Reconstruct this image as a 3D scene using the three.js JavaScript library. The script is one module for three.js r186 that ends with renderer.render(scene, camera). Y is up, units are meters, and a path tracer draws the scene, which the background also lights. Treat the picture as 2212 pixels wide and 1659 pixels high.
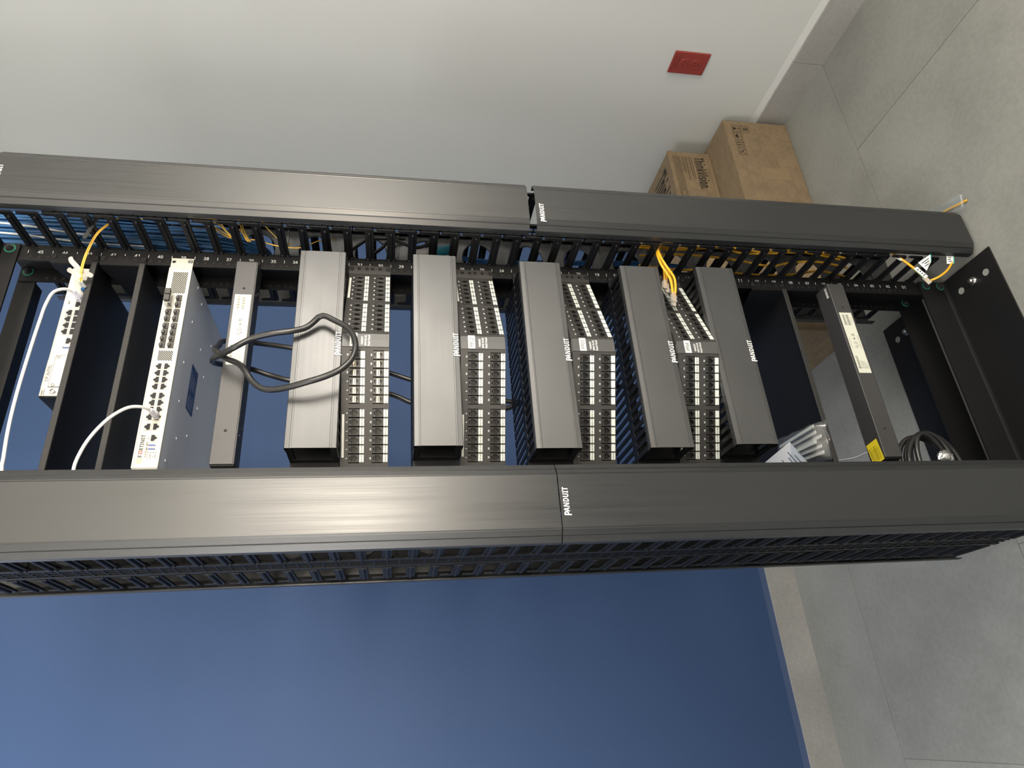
import * as THREE from 'three';
import { mergeGeometries } from 'three/addons/utils/BufferGeometryUtils.js';
import { RoundedBoxGeometry } from 'three/addons/geometries/RoundedBoxGeometry.js';
import { TextGeometry } from 'three/addons/geometries/TextGeometry.js';
import { FontLoader } from 'three/addons/loaders/FontLoader.js';
import { RectAreaLightUniformsLib } from 'three/addons/lights/RectAreaLightUniformsLib.js';

// ------------------------------------------------------------------ camera
const scene = new THREE.Scene();
const renderer = new THREE.WebGLRenderer({ antialias: true });
renderer.toneMapping = THREE.LinearToneMapping;
renderer.toneMappingExposure = 1.0;
renderer.shadowMap.enabled = true;
renderer.shadowMap.type = THREE.PCFSoftShadowMap;
RectAreaLightUniformsLib.init();
const V = (x, y, z) => new THREE.Vector3(x, y, z);
const camera = new THREE.PerspectiveCamera(2 * Math.atan(829.5 / 1451.4) * 180 / Math.PI, 2212 / 1659, 0.05, 30);
{ // the phone was held upright and its picture lies on its side: picture left is the room's up
  const yaw = 0.4718, pitch = 0.1769, roll = 0.0109;
  const fw = V(Math.sin(yaw) * Math.cos(pitch), -Math.sin(pitch), -Math.cos(yaw) * Math.cos(pitch));
  const r = fw.clone().cross(V(0, 1, 0)).normalize(), u = r.clone().cross(fw);
  const r2 = r.clone().multiplyScalar(Math.cos(roll)).addScaledVector(u, Math.sin(roll));
  const u2 = u.clone().multiplyScalar(Math.cos(roll)).addScaledVector(r, -Math.sin(roll));
  camera.position.set(-0.6579, 1.3843, 1.2106);
  camera.quaternion.setFromRotationMatrix(new THREE.Matrix4().makeBasis(u2.negate(), r2, fw.clone().negate()));
  camera.updateMatrixWorld();
}
// ------------------------------------------------------------------ lights, all out of view (their windows and panels are built below)
scene.background = new THREE.Color(0x000000);
const UNSEEN_WINDOWS = [ // unseen, on front, right and left wall: centre, width, height, direction it faces
  { n: 1, x: -0.3, y: 1.67, z: 4.3, w: 2.6, h: 0.85, dir: [0, 0, -1], color: 0xfff0da, power: 22 },  // out of view, placed to give the covers their sheen
  { n: 2, x: 1.204, y: 1.67, z: 2.55, w: 2.0, h: 0.85, dir: [-1, 0, 0], color: 0xfff6ea, power: 24 },  // out of view, placed to brighten the horizontal manager covers
  { n: 3, x: -2.9, y: 1.85, z: 1.4, w: 1.4, h: 1.0, dir: [1, 0, 0], color: 0xf2f6ff, power: 9 },  // out of view, placed to light the gray wall
];
const UNSEEN_PANELS = [[-1.5, -0.5, 0xf4f7ff, 22], [-1.5, 2.9, 0xf6f8ff, 6]];  // unseen ceiling panels, placed to light the blue wall, gray wall and rack fronts
const CEIL = 2.85;
{
  for (const k of UNSEEN_WINDOWS) {
    const w = new THREE.RectAreaLight(k.color, k.power, k.w, k.h), [dx, , dz] = k.dir;
    w.position.set(k.x + dx * 0.06, k.y, k.z + dz * 0.06); w.lookAt(k.x + dx, k.y, k.z + dz); w.castShadow = true; scene.add(w);
  }
  for (const [x, z, c, p] of UNSEEN_PANELS) {
    const l = new THREE.RectAreaLight(c, p, 0.56, 0.56);
    l.position.set(x, CEIL - 0.035, z); l.lookAt(x, 0, z); l.castShadow = true; scene.add(l);
  }
}

// ------------------------------------------------------------------ helpers
let seed = 7;
const rnd = () => { seed = (seed * 1664525 + 1013904223) >>> 0; return seed / 4294967296; };
const rr = (a, b) => a + (b - a) * rnd();
const taken = {};
const numbered = n => { const k = taken[n] = (taken[n] ?? -1) + 1; return k ? `${n}_${String(k).padStart(3, '0')}` : n; };
function prep(g) {
  g = g.index ? g.toNonIndexed() : g;
  for (const k of Object.keys(g.attributes)) if (!['position', 'normal', 'uv'].includes(k)) g.deleteAttribute(k);
  if (!g.attributes.uv) g.setAttribute('uv', new THREE.Float32BufferAttribute(new Float32Array(g.attributes.position.count * 2), 2));
  if (!g.attributes.normal) g.computeVertexNormals();
  g.morphAttributes = {}; g.clearGroups();
  return g;
}
const merge = list => list.length === 1 ? prep(list[0]) : mergeGeometries(list.map(prep));
function mesh(name, geo, mat, parent) {
  const m = new THREE.Mesh(Array.isArray(geo) ? merge(geo) : geo, mat);
  m.name = parent === scene || !parent ? numbered(name) : partName(name, parent);
  m.castShadow = m.receiveShadow = true;
  (parent ?? scene).add(m);
  return m;
}
function partName(n, parent) {
  parent.userData._n ??= {};
  const t = parent.userData._n, k = t[n] = (t[n] ?? -1) + 1;
  return k ? `${n}_${String(k).padStart(3, '0')}` : n;
}
function tag(o, label, category, group) { o.userData.label = label; o.userData.category = category; if (group) o.userData.group = group; return o; }
function thing(name, label, category, pos = [0, 0, 0], group) {
  const o = new THREE.Group(); o.name = numbered(name); o.position.set(...pos); scene.add(o);
  return tag(o, label, category, group);
}
function copyOf(root, label, pos) { // a thing with its parts, under the next number
  const c = root.clone(); c.name = numbered(root.name.replace(/_\d+$/, '')); c.userData = { ...root.userData, label }; scene.add(c); c.position.set(...pos); return c;
}
function struct(name, geo, mat, parent) { const m = mesh(name, geo, mat, parent); if (!parent || parent === scene) m.userData.kind = 'structure'; return m; }
function box(x0, x1, y0, y1, z0, z1, r = 0) {
  const w = x1 - x0, h = y1 - y0, d = z1 - z0;
  const g = r ? new RoundedBoxGeometry(w, h, d, 1, Math.min(r, w / 2.01, h / 2.01, d / 2.01)) : new THREE.BoxGeometry(w, h, d);
  return g.translate((x0 + x1) / 2, (y0 + y1) / 2, (z0 + z1) / 2);
}
const BASIS = { x: [V(0, 1, 0), V(0, 0, 1), V(1, 0, 0)], y: [V(0, 0, 1), V(1, 0, 0), V(0, 1, 0)], z: [V(1, 0, 0), V(0, 1, 0), V(0, 0, 1)] };
function shapeOf(pts) { const s = new THREE.Shape(); pts.forEach((p, i) => i ? s.lineTo(p[0], p[1]) : s.moveTo(p[0], p[1])); s.closePath(); return s; }
// axis x: points (y, z); axis y: points (z, x); axis z: points (x, y)
function extrude(pts, axis, from, to, bevel = 0, holes = []) {
  const s = pts instanceof THREE.Shape ? pts : shapeOf(pts);
  for (const h of holes) s.holes.push(h instanceof THREE.Path ? h : shapeOf(h));
  const g = new THREE.ExtrudeGeometry(s, { depth: to - from - 2 * bevel, bevelEnabled: bevel > 0, bevelThickness: bevel, bevelSize: bevel, bevelOffset: -bevel, bevelSegments: 1, curveSegments: 6 });
  g.translate(0, 0, from + bevel);
  return g.applyMatrix4(new THREE.Matrix4().makeBasis(...BASIS[axis]));
}
function boxUV(g, s = 1) { // uv in metres by the dominant normal
  const p = g.attributes.position, n = g.attributes.normal, u = g.attributes.uv;
  for (let i = 0; i < p.count; i++) {
    const ax = Math.abs(n.getX(i)), ay = Math.abs(n.getY(i)), az = Math.abs(n.getZ(i));
    if (ax >= ay && ax >= az) u.setXY(i, p.getZ(i) * s, p.getY(i) * s); else if (ay >= az) u.setXY(i, p.getX(i) * s, p.getZ(i) * s); else u.setXY(i, p.getX(i) * s, p.getY(i) * s);
  }
  return g;
}
function lengthUV(g, along, across) { // uv runs along a grain, in metres
  const p = g.attributes.position, u = g.attributes.uv;
  for (let i = 0; i < p.count; i++) u.setXY(i, p.getComponent(i, along), p.getComponent(i, across) + 0.37 * p.getComponent(i, 2));
  return g;
}
function mirrorX(g) { // turned over left to right, faces kept outward (non-indexed geometry)
  for (const a of [g.attributes.position.array, g.attributes.normal.array]) for (let i = 0; i < a.length; i += 9) { for (let k = 0; k < 9; k += 3) a[i + k] *= -1; for (let k = 0; k < 3; k++) { const t = a[i + 3 + k]; a[i + 3 + k] = a[i + 6 + k]; a[i + 6 + k] = t; } }
  return g;
}
const curve = (pts, closed = false) => new THREE.CatmullRomCurve3(pts.map(p => V(...p)), closed, 'centripetal');
const tube = (pts, r, n = pts.length * 6, sides = 8) => capTube(curve(pts), r, n, sides);
function capTube(c, r, n, sides) {
  const t = new THREE.TubeGeometry(c, n, r, sides, false);
  const ends = [0, 1].map(k => { const s = new THREE.SphereGeometry(r, sides, 4); const p = c.getPoint(k); return s.translate(p.x, p.y, p.z); });
  return merge([t, ...ends]);
}
const cyl = (r, h, n = 16, r2 = r) => new THREE.CylinderGeometry(r2, r, h, n).rotateX(Math.PI / 2); // axis z
const at = (g, x, y, z) => g.translate(x, y, z);
const sans = await new FontLoader().loadAsync('fonts/droid/droid_sans_regular.typeface.json');
const bold = await new FontLoader().loadAsync('fonts/droid/droid_sans_bold.typeface.json');
function text(str, size, font = bold, depth = 0.0002, cs = 2) { // flat print, left end at 0, baseline at 0, facing +z
  return prep(new TextGeometry(str, { font, size, depth, curveSegments: cs, bevelEnabled: false }));
}
function fitText(g, w, h, centre = true) { g.computeBoundingBox(); const b = g.boundingBox; g.translate(-(centre ? (b.min.x + b.max.x) / 2 : b.min.x), -(centre ? (b.min.y + b.max.y) / 2 : b.min.y), -b.min.z); const sx = w / (b.max.x - b.min.x), sy = h ? h / (b.max.y - b.min.y) : sx; return g.scale(sx, sy, 1); }
function logoGeo(w, h) { // a wordmark with a tall first letter and the rest close behind it
  const a = text('P', 1), b = text('ANDUIT', 0.8);
  a.computeBoundingBox(); b.computeBoundingBox();
  b.translate(a.boundingBox.max.x * 0.93 - b.boundingBox.min.x, 0.2, 0);
  b.scale(0.93, 1, 1); b.translate(0.04, 0, 0);
  const g = merge([a, b]);
  const p = g.attributes.position; for (let i = 0; i < p.count; i++) p.setX(i, p.getX(i) + 0.06 * p.getY(i));
  return fitText(g, w, h);
}

// ------------------------------------------------------------------ textures and materials
function noiseTex(n, f, srgb = false) {
  const d = new Uint8Array(n * n * 4);
  for (let y = 0; y < n; y++) for (let x = 0; x < n; x++) { const c = f(x / n, y / n, x, y), i = (y * n + x) * 4; for (let k = 0; k < 3; k++) d[i + k] = Math.max(0, Math.min(255, 255 * (c.length ? c[k] : c))); d[i + 3] = 255; }
  const t = new THREE.DataTexture(d, n, n, THREE.RGBAFormat); t.wrapS = t.wrapT = THREE.RepeatWrapping; t.magFilter = THREE.LinearFilter; t.minFilter = THREE.LinearMipmapLinearFilter; t.generateMipmaps = true;
  if (srgb) t.colorSpace = THREE.SRGBColorSpace;
  t.needsUpdate = true; return t;
}
function valueNoise(cells, cellsY = cells) { // periodic
  const g = Array.from({ length: cells * cellsY }, rnd), sm = t => t * t * (3 - 2 * t);
  return (u, v) => { const x = u * cells, y = v * cellsY, xi = Math.floor(x), yi = Math.floor(y), fx = sm(x - xi), fy = sm(y - yi); const q = (a, b) => g[((b % cellsY) + cellsY) % cellsY * cells + ((a % cells) + cells) % cells]; return (q(xi, yi) * (1 - fx) + q(xi + 1, yi) * fx) * (1 - fy) + (q(xi, yi + 1) * (1 - fx) + q(xi + 1, yi + 1) * fx) * fy; };
}
const nA = valueNoise(5), nB = valueNoise(16), nC = valueNoise(60), nD = valueNoise(170);
const streak = valueNoise(3, 150), streak2 = valueNoise(9, 240), streak3 = valueNoise(2, 24);
const brushT = noiseTex(512, (u, v) => 0.62 + 0.10 * (streak(u, v) - 0.5) + 0.12 * (streak2(u, v) - 0.5) + 0.08 * (streak3(u, v) - 0.5) + 0.12 * (nA(u, v) - 0.5));
const brushC = noiseTex(512, (u, v) => { const k = 0.8 + 0.2 * streak(u, v) + 0.12 * (streak2(u, v) - 0.5) + 0.1 * (nA(u, v) - 0.5); return [k, k, k]; });
const smudgeT = noiseTex(512, (u, v) => 0.62 + 0.07 * (nA(u, v) - 0.5) + 0.05 * (nB(u, v) - 0.5) + 0.03 * (streak(u, v) - 0.5));
const powderT = noiseTex(256, (u, v) => 0.5 + 0.3 * (nD(u, v) - 0.5) + 0.2 * (nC(u, v) - 0.5));
const peelT = noiseTex(256, (u, v) => 0.5 + 0.5 * (nC(u, v) - 0.5));
const floorT = noiseTex(512, (u, v) => { const k = 0.9 + 0.07 * (nA(u, v) - 0.5) + 0.06 * (nB(u, v) - 0.5) + 0.05 * (nD(u, v) - 0.5); return [k, k * 0.998, k * 0.985]; }, true);
const cardT = noiseTex(256, (u, v) => { const k = 0.9 + 0.08 * (nB(u, v) - 0.5) + 0.08 * (nC(u, v) - 0.5) + 0.05 * (streak(u, v) - 0.5); return [k, k * 0.995, k * 0.985]; }, true);
const rep = (t, a, b = a) => { const c = t.clone(); c.repeat.set(a, b); c.needsUpdate = true; return c; };
const std = (o) => new THREE.MeshStandardMaterial(o);
const lin = (r, g, b) => new THREE.Color().setRGB(r, g, b);
const M = {
  wallGray: std({ color: lin(0.57, 0.585, 0.56), roughness: 0.62, bumpMap: rep(peelT, 3), bumpScale: 0.00018 }),
  wallGrayBand: std({ color: lin(0.66, 0.67, 0.65), roughness: 0.6 }),
  wallBlue: new THREE.MeshPhysicalMaterial({ color: lin(0.042, 0.077, 0.17), roughness: 0.5, specularIntensity: 0.3, bumpMap: rep(peelT, 3), bumpScale: 0.00015 }),
  partition: std({ color: lin(0.12, 0.12, 0.125), roughness: 0.8 }),  // for the added partition that shades the lower blue wall
  wallBlueBand: std({ color: lin(0.06, 0.095, 0.19), roughness: 0.5 }),
  ceiling: std({ color: lin(0.7, 0.7, 0.68), roughness: 0.9 }),
  tiles: [0, 1, 2].map(k => std({ color: lin(0.27 + 0.008 * k, 0.276 + 0.008 * k, 0.268 + 0.008 * k), roughness: 0.5, map: rep(floorT, 0.8) })),
  grout: std({ color: lin(0.22, 0.22, 0.2), roughness: 0.9 }),
  skirt: std({ color: lin(0.4, 0.395, 0.385), roughness: 0.5, map: rep(floorT, 0.9) }),
  cover: new THREE.MeshPhysicalMaterial({ color: lin(0.011, 0.0125, 0.0145), roughness: 0.68, roughnessMap: rep(brushT, 1, 4), map: rep(brushC, 1, 4), specularIntensity: 1, ior: 1.75, anisotropy: 0.6, anisotropyRotation: Math.PI / 2 }),
  coverPlain: new THREE.MeshPhysicalMaterial({ color: lin(0.011, 0.0125, 0.0145), roughness: 0.64, roughnessMap: rep(smudgeT, 2), specularIntensity: 1, ior: 1.75, anisotropy: 0.6, anisotropyRotation: Math.PI / 2 }),
  plastic: new THREE.MeshPhysicalMaterial({ color: lin(0.005, 0.0054, 0.0065), roughness: 0.46, specularIntensity: 0.55 }),
  powder: new THREE.MeshPhysicalMaterial({ color: lin(0.007, 0.0072, 0.008), roughness: 0.48, specularIntensity: 0.6, bumpMap: rep(powderT, 9), bumpScale: 0.00025 }),
  powderRough: std({ color: lin(0.014, 0.014, 0.014), roughness: 0.6, bumpMap: rep(powderT, 14), bumpScale: 0.0007 }),
  pduMetal: std({ color: lin(0.036, 0.036, 0.038), roughness: 0.45, bumpMap: rep(powderT, 12), bumpScale: 0.00015 }),
  spine: std({ color: lin(0.1, 0.103, 0.107), roughness: 0.36, metalness: 0.6 }),
  panel: std({ color: lin(0.03, 0.029, 0.028), roughness: 0.5, bumpMap: rep(powderT, 12), bumpScale: 0.0002 }),
  panelBlock: std({ color: lin(0.055, 0.056, 0.057), roughness: 0.45, bumpMap: rep(powderT, 12), bumpScale: 0.0002 }),
  jack: std({ color: lin(0.028, 0.028, 0.028), roughness: 0.4 }),
  jackShield: std({ color: lin(0.05, 0.048, 0.044), roughness: 0.35 }),
  black: std({ color: lin(0.006, 0.006, 0.007), roughness: 0.7 }),
  contact: std({ color: lin(0.6, 0.56, 0.46), roughness: 0.3, metalness: 0.9 }),
  contactDim: std({ color: lin(0.05, 0.048, 0.042), roughness: 0.4, metalness: 0.6 }),
  steel: std({ color: lin(0.6, 0.6, 0.6), roughness: 0.3, metalness: 1 }),
  darkSteel: std({ color: lin(0.05, 0.05, 0.055), roughness: 0.35, metalness: 0.6 }),
  print: std({ color: lin(0.68, 0.69, 0.69), roughness: 0.6 }),
  printDark: std({ color: lin(0.03, 0.03, 0.03), roughness: 0.7 }),
  paper: std({ color: lin(0.62, 0.635, 0.6), roughness: 0.65 }),
  cream: std({ color: lin(0.56, 0.55, 0.485), roughness: 0.45, bumpMap: rep(powderT, 12), bumpScale: 0.00012 }),
  creamDark: std({ color: lin(0.5, 0.48, 0.42), roughness: 0.4, metalness: 0.3 }),
  grayMetal: std({ color: lin(0.8, 0.83, 0.86), roughness: 0.45, metalness: 0.15 }),
  dust: std({ color: lin(0.05, 0.048, 0.045), roughness: 0.6 }),
  usb: std({ color: lin(0.03, 0.07, 0.3), roughness: 0.4 }),
  green: std({ color: lin(0.3, 0.55, 0.1), roughness: 0.5 }),
  greenWasher: std({ color: lin(0.02, 0.22, 0.13), roughness: 0.45, metalness: 0.2 }),
  red: std({ color: lin(0.25, 0.04, 0.034), roughness: 0.35 }),
  redDark: std({ color: lin(0.09, 0.01, 0.01), roughness: 0.6 }),
  whiteCable: std({ color: lin(0.62, 0.61, 0.6), roughness: 0.4 }),
  boot: std({ color: lin(0.62, 0.61, 0.68), roughness: 0.5 }),
  yellow: std({ color: lin(0.72, 0.38, 0.02), roughness: 0.4 }),
  fiber: std({ color: lin(0.7, 0.42, 0.06), roughness: 0.4 }),
  blueCable: std({ color: lin(0.022, 0.1, 0.25), roughness: 0.42 }),
  blueClip: std({ color: lin(0.01, 0.09, 0.25), roughness: 0.35 }),
  teal: std({ color: lin(0.02, 0.2, 0.28), roughness: 0.4 }),
  tealStripe: std({ color: lin(0.01, 0.35, 0.3), roughness: 0.5 }),
  blackCable: std({ color: lin(0.014, 0.014, 0.015), roughness: 0.33 }),
  clear: new THREE.MeshPhysicalMaterial({ color: 0xffffff, roughness: 0.12, transmission: 0.85, thickness: 0, ior: 1.45 }),
  clearPlug: new THREE.MeshPhysicalMaterial({ color: lin(0.85, 0.82, 0.75), roughness: 0.15, transmission: 0.7, thickness: 0.002, ior: 1.5 }),
  bagFilm: new THREE.MeshPhysicalMaterial({ color: lin(0.92, 0.95, 0.97), roughness: 0.16, transmission: 0.95, thickness: 0 }),
  foil: std({ color: lin(0.7, 0.7, 0.7), roughness: 0.25, metalness: 0.9 }),
  sticker: std({ color: lin(0.72, 0.62, 0.02), roughness: 0.5 }),
  card: std({ color: lin(0.235, 0.175, 0.107), roughness: 0.8, map: rep(cardT, 2) }),
  cardDark: std({ color: lin(0.2, 0.13, 0.07), roughness: 0.85 }),
  tape: new THREE.MeshPhysicalMaterial({ color: lin(0.225, 0.165, 0.1), roughness: 0.25 }),
  velcro: std({ color: lin(0.02, 0.02, 0.022), roughness: 0.9 }),
  lamp: std({ color: 0xffffff, emissive: 0xf6f8ff, emissiveIntensity: 2.0, roughness: 0.9 }),
  unseenWindowGlow: std({ color: 0xffffff, emissive: 0xfff3e0, emissiveIntensity: 3.0, roughness: 0.9 }),  // glow of the unseen windows
  frameWhite: std({ color: lin(0.7, 0.7, 0.7), roughness: 0.5 }),
};
function canvasTex(w, h, draw) {
  const c = document.createElement('canvas'); c.width = w; c.height = h;
  const x = c.getContext('2d'); draw(x, w, h);
  const t = new THREE.CanvasTexture(c); t.colorSpace = THREE.SRGBColorSpace; t.magFilter = THREE.LinearFilter; return t;
}
const printed = (t, o = {}) => std({ map: t, roughness: 0.55, ...o });
function faceUV(g, x0, x1, y0, y1) { // uv 0..1 over a face in the xy plane
  const p = g.attributes.position, u = g.attributes.uv;
  for (let i = 0; i < p.count; i++) u.setXY(i, (p.getX(i) - x0) / (x1 - x0), (p.getY(i) - y0) / (y1 - y0));
  return g;
}
const UNIT = 0.04445, Y0 = 0.1, U = n => Y0 + n * UNIT; // height of the top edge of rack unit n

// ------------------------------------------------------------------ the room
const RX = 1.204, LX = -2.9, BZ = -0.985, FZ = 4.3;
{
  struct('wall_back', boxUV(box(LX - 0.1, RX + 0.1, -0.05, CEIL + 0.1, BZ - 0.1, BZ)), M.wallBlue);
  struct('trim_1', boxUV(box(LX, RX, 0.1055, 0.127, BZ, BZ + 0.0006)), M.wallBlueBand);
  const joined = list => merge(list.map(g => boxUV(prep(g))));
  const [wf, wr, wl] = UNSEEN_WINDOWS, lz0 = wl.z - wl.w / 2, lz1 = wl.z + wl.w / 2, ly0 = wl.y - wl.h / 2, ly1 = wl.y + wl.h / 2, fx0 = wf.x - wf.w / 2, fx1 = wf.x + wf.w / 2, fy0 = wf.y - wf.h / 2, fy1 = wf.y + wf.h / 2, rz0 = wr.z - wr.w / 2, rz1 = wr.z + wr.w / 2, ry0 = wr.y - wr.h / 2, ry1 = wr.y + wr.h / 2;

  struct('wall_right', joined([box(RX, RX + 0.1, -0.05, CEIL + 0.1, BZ, rz0), box(RX, RX + 0.1, -0.05, CEIL + 0.1, rz1, FZ + 0.1), box(RX, RX + 0.1, -0.05, ry0, rz0, rz1), box(RX, RX + 0.1, ry1, CEIL + 0.1, rz0, rz1)]), M.wallGray);
  struct('trim_2', boxUV(box(RX - 0.0006, RX, 0.1055, 0.129, BZ, FZ)), M.wallGrayBand);
  struct('wall_left', joined([box(LX - 0.1, LX, -0.05, CEIL + 0.1, BZ, lz0), box(LX - 0.1, LX, -0.05, CEIL + 0.1, lz1, FZ + 0.1), box(LX - 0.1, LX, -0.05, ly0, lz0, lz1), box(LX - 0.1, LX, ly1, CEIL + 0.1, lz0, lz1)]), M.wallGray);
  struct('added_shade_partition', joined([box(LX, 0.25, 0, 1.3, 2.2, 2.26), box(LX, 0.27, 1.3, 1.34, 2.18, 2.28)]), M.partition);  // added behind the camera to shade the lower blue wall
  struct('wall_front', joined([box(LX, fx0, -0.05, CEIL + 0.1, FZ, FZ + 0.1), box(fx1, RX, -0.05, CEIL + 0.1, FZ, FZ + 0.1), box(fx0, fx1, -0.05, fy0, FZ, FZ + 0.1), box(fx0, fx1, fy1, CEIL + 0.1, FZ, FZ + 0.1)]), M.wallGray);
  struct('ceiling', boxUV(box(LX, RX, CEIL, CEIL + 0.1, BZ, FZ)), M.ceiling);
  for (const k of UNSEEN_WINDOWS) {  // unseen windows, glowing panes for the area lights above
    const win = new THREE.Group(); win.name = `window_${k.n}`; win.userData.kind = 'structure'; win.position.set(k.x, k.y, k.z); win.rotation.y = Math.atan2(-k.dir[0], -k.dir[2]); scene.add(win);
    const hw = k.w / 2, hh = k.h / 2;
    mesh('unseen_window_frame', [box(-hw, hw, -hh, -hh + 0.05, -0.02, 0.08), box(-hw, hw, hh - 0.05, hh, -0.02, 0.08), box(-hw, -hw + 0.05, -hh + 0.05, hh - 0.05, -0.02, 0.08), box(hw - 0.05, hw, -hh + 0.05, hh - 0.05, -0.02, 0.08)], M.frameWhite, win);
    mesh('unseen_window_pane', box(-hw + 0.05, hw - 0.05, -hh + 0.05, hh - 0.05, 0.0, 0.1), M.unseenWindowGlow, win);
  }
  for (const [x, z] of UNSEEN_PANELS) {
    const l = thing('unseen_ceiling_light', z < 0 ? 'unseen square ceiling light panel placed to light the blue wall' : 'unseen square ceiling light panel placed to light the gray wall and rack fronts', 'light', [x, CEIL, z]);
    mesh('frame', [box(-0.3, 0.3, -0.02, 0, 0.28, 0.3), box(-0.3, 0.3, -0.02, 0, -0.3, -0.28), box(-0.3, -0.28, -0.02, 0, -0.28, 0.28), box(0.28, 0.3, -0.02, 0, -0.28, 0.28)], M.frameWhite, l);
    mesh('diffuser', box(-0.28, 0.28, -0.015, -0.003, -0.28, 0.28), M.lamp, l);
  }
  // floor: large tiles laid in running bond
  const floor = new THREE.Group(); floor.name = 'floor'; floor.userData.kind = 'structure'; scene.add(floor);
  mesh('floor_bed', box(LX, RX, -0.1, -0.0015, BZ, FZ), M.grout, floor);
  const zs = [BZ, -0.684, -0.0875, 0.509, 1.106, 1.703, 2.3, 2.897, 3.494, 4.091, FZ];
  let n = 0;
  for (let r = 0; r < zs.length - 1; r++) {
    const off = r === 0 ? 0.1 : r % 2 ? -0.823 : -0.384;
    for (let k = -3; k < 4; k++) {
      const a = Math.max(LX, off + k * 1.2), b = Math.min(RX, off + (k + 1) * 1.2);
      if (b - a < 0.03) continue;
      mesh('tile', boxUV(box(a + 0.0012, b - 0.0012, -0.012, 0, zs[r] + 0.0012, zs[r + 1] - 0.0012)), M.tiles[(n++ * 7) % 3], floor);
    }
  }
  const bb = new THREE.Group(); bb.name = 'baseboard_back'; bb.userData.kind = 'structure'; scene.add(bb);
  for (let k = -3; k < 3; k++) { const a = Math.max(LX, 0.15 + k * 1.2), b = Math.min(RX - 0.008, 0.15 + (k + 1) * 1.2); if (b > a) mesh('tile', boxUV(box(a + 0.0008, b - 0.0008, 0, 0.1055, BZ, BZ + 0.008)), M.skirt, bb); }
  const br = new THREE.Group(); br.name = 'baseboard_right'; br.userData.kind = 'structure'; scene.add(br);
  const bz = [BZ + 0.008, -0.0895, 1.1105, 2.3105, 3.5105, FZ];
  for (let k = 0; k < 5; k++) mesh('tile', boxUV(box(RX - 0.008, RX, 0, 0.1055, bz[k] + 0.0008, bz[k + 1] - 0.0008)), M.skirt, br);
}

// ------------------------------------------------------------------ two post rack
const screwGeo = (() => { // round head with a cross recess
  const s = new THREE.Shape(); s.absarc(0, 0, 0.0046, 0, Math.PI * 2);
  const a = 0.0009, b = 0.0028;
  const plus = shapeOf([[a, b], [a, a], [b, a], [b, -a], [a, -a], [a, -b], [-a, -b], [-a, -a], [-b, -a], [-b, a], [-a, a], [-a, b]].reverse());
  return merge([extrude(s, 'z', 0.0008, 0.0026, 0.0004, [plus]), at(cyl(0.0046, 0.0008), 0, 0, 0.0004)]);
})();
const boltGeo = merge([at(cyl(0.0085, 0.0015, 20), 0, 0, 0.0008), at(new THREE.CylinderGeometry(0.006, 0.0065, 0.006, 6).rotateX(Math.PI / 2), 0, 0, 0.0045), at(cyl(0.0032, 0.004, 12), 0, 0, 0.008)]);
const washerGeo = (() => { const s = new THREE.Shape(); s.absarc(0, 0, 0.0105, 0, Math.PI * 2); const h = new THREE.Path(); h.absarc(0, 0, 0.0045, 0, Math.PI * 2, true); return extrude(s, 'z', 0, 0.0012, 0, [h]); })();
const circ = (x, y, r) => { const p = new THREE.Path(); p.absarc(x, y, r, 0, Math.PI * 2, true); return p; };
const RAIL_TOP = 2.149;
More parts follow.
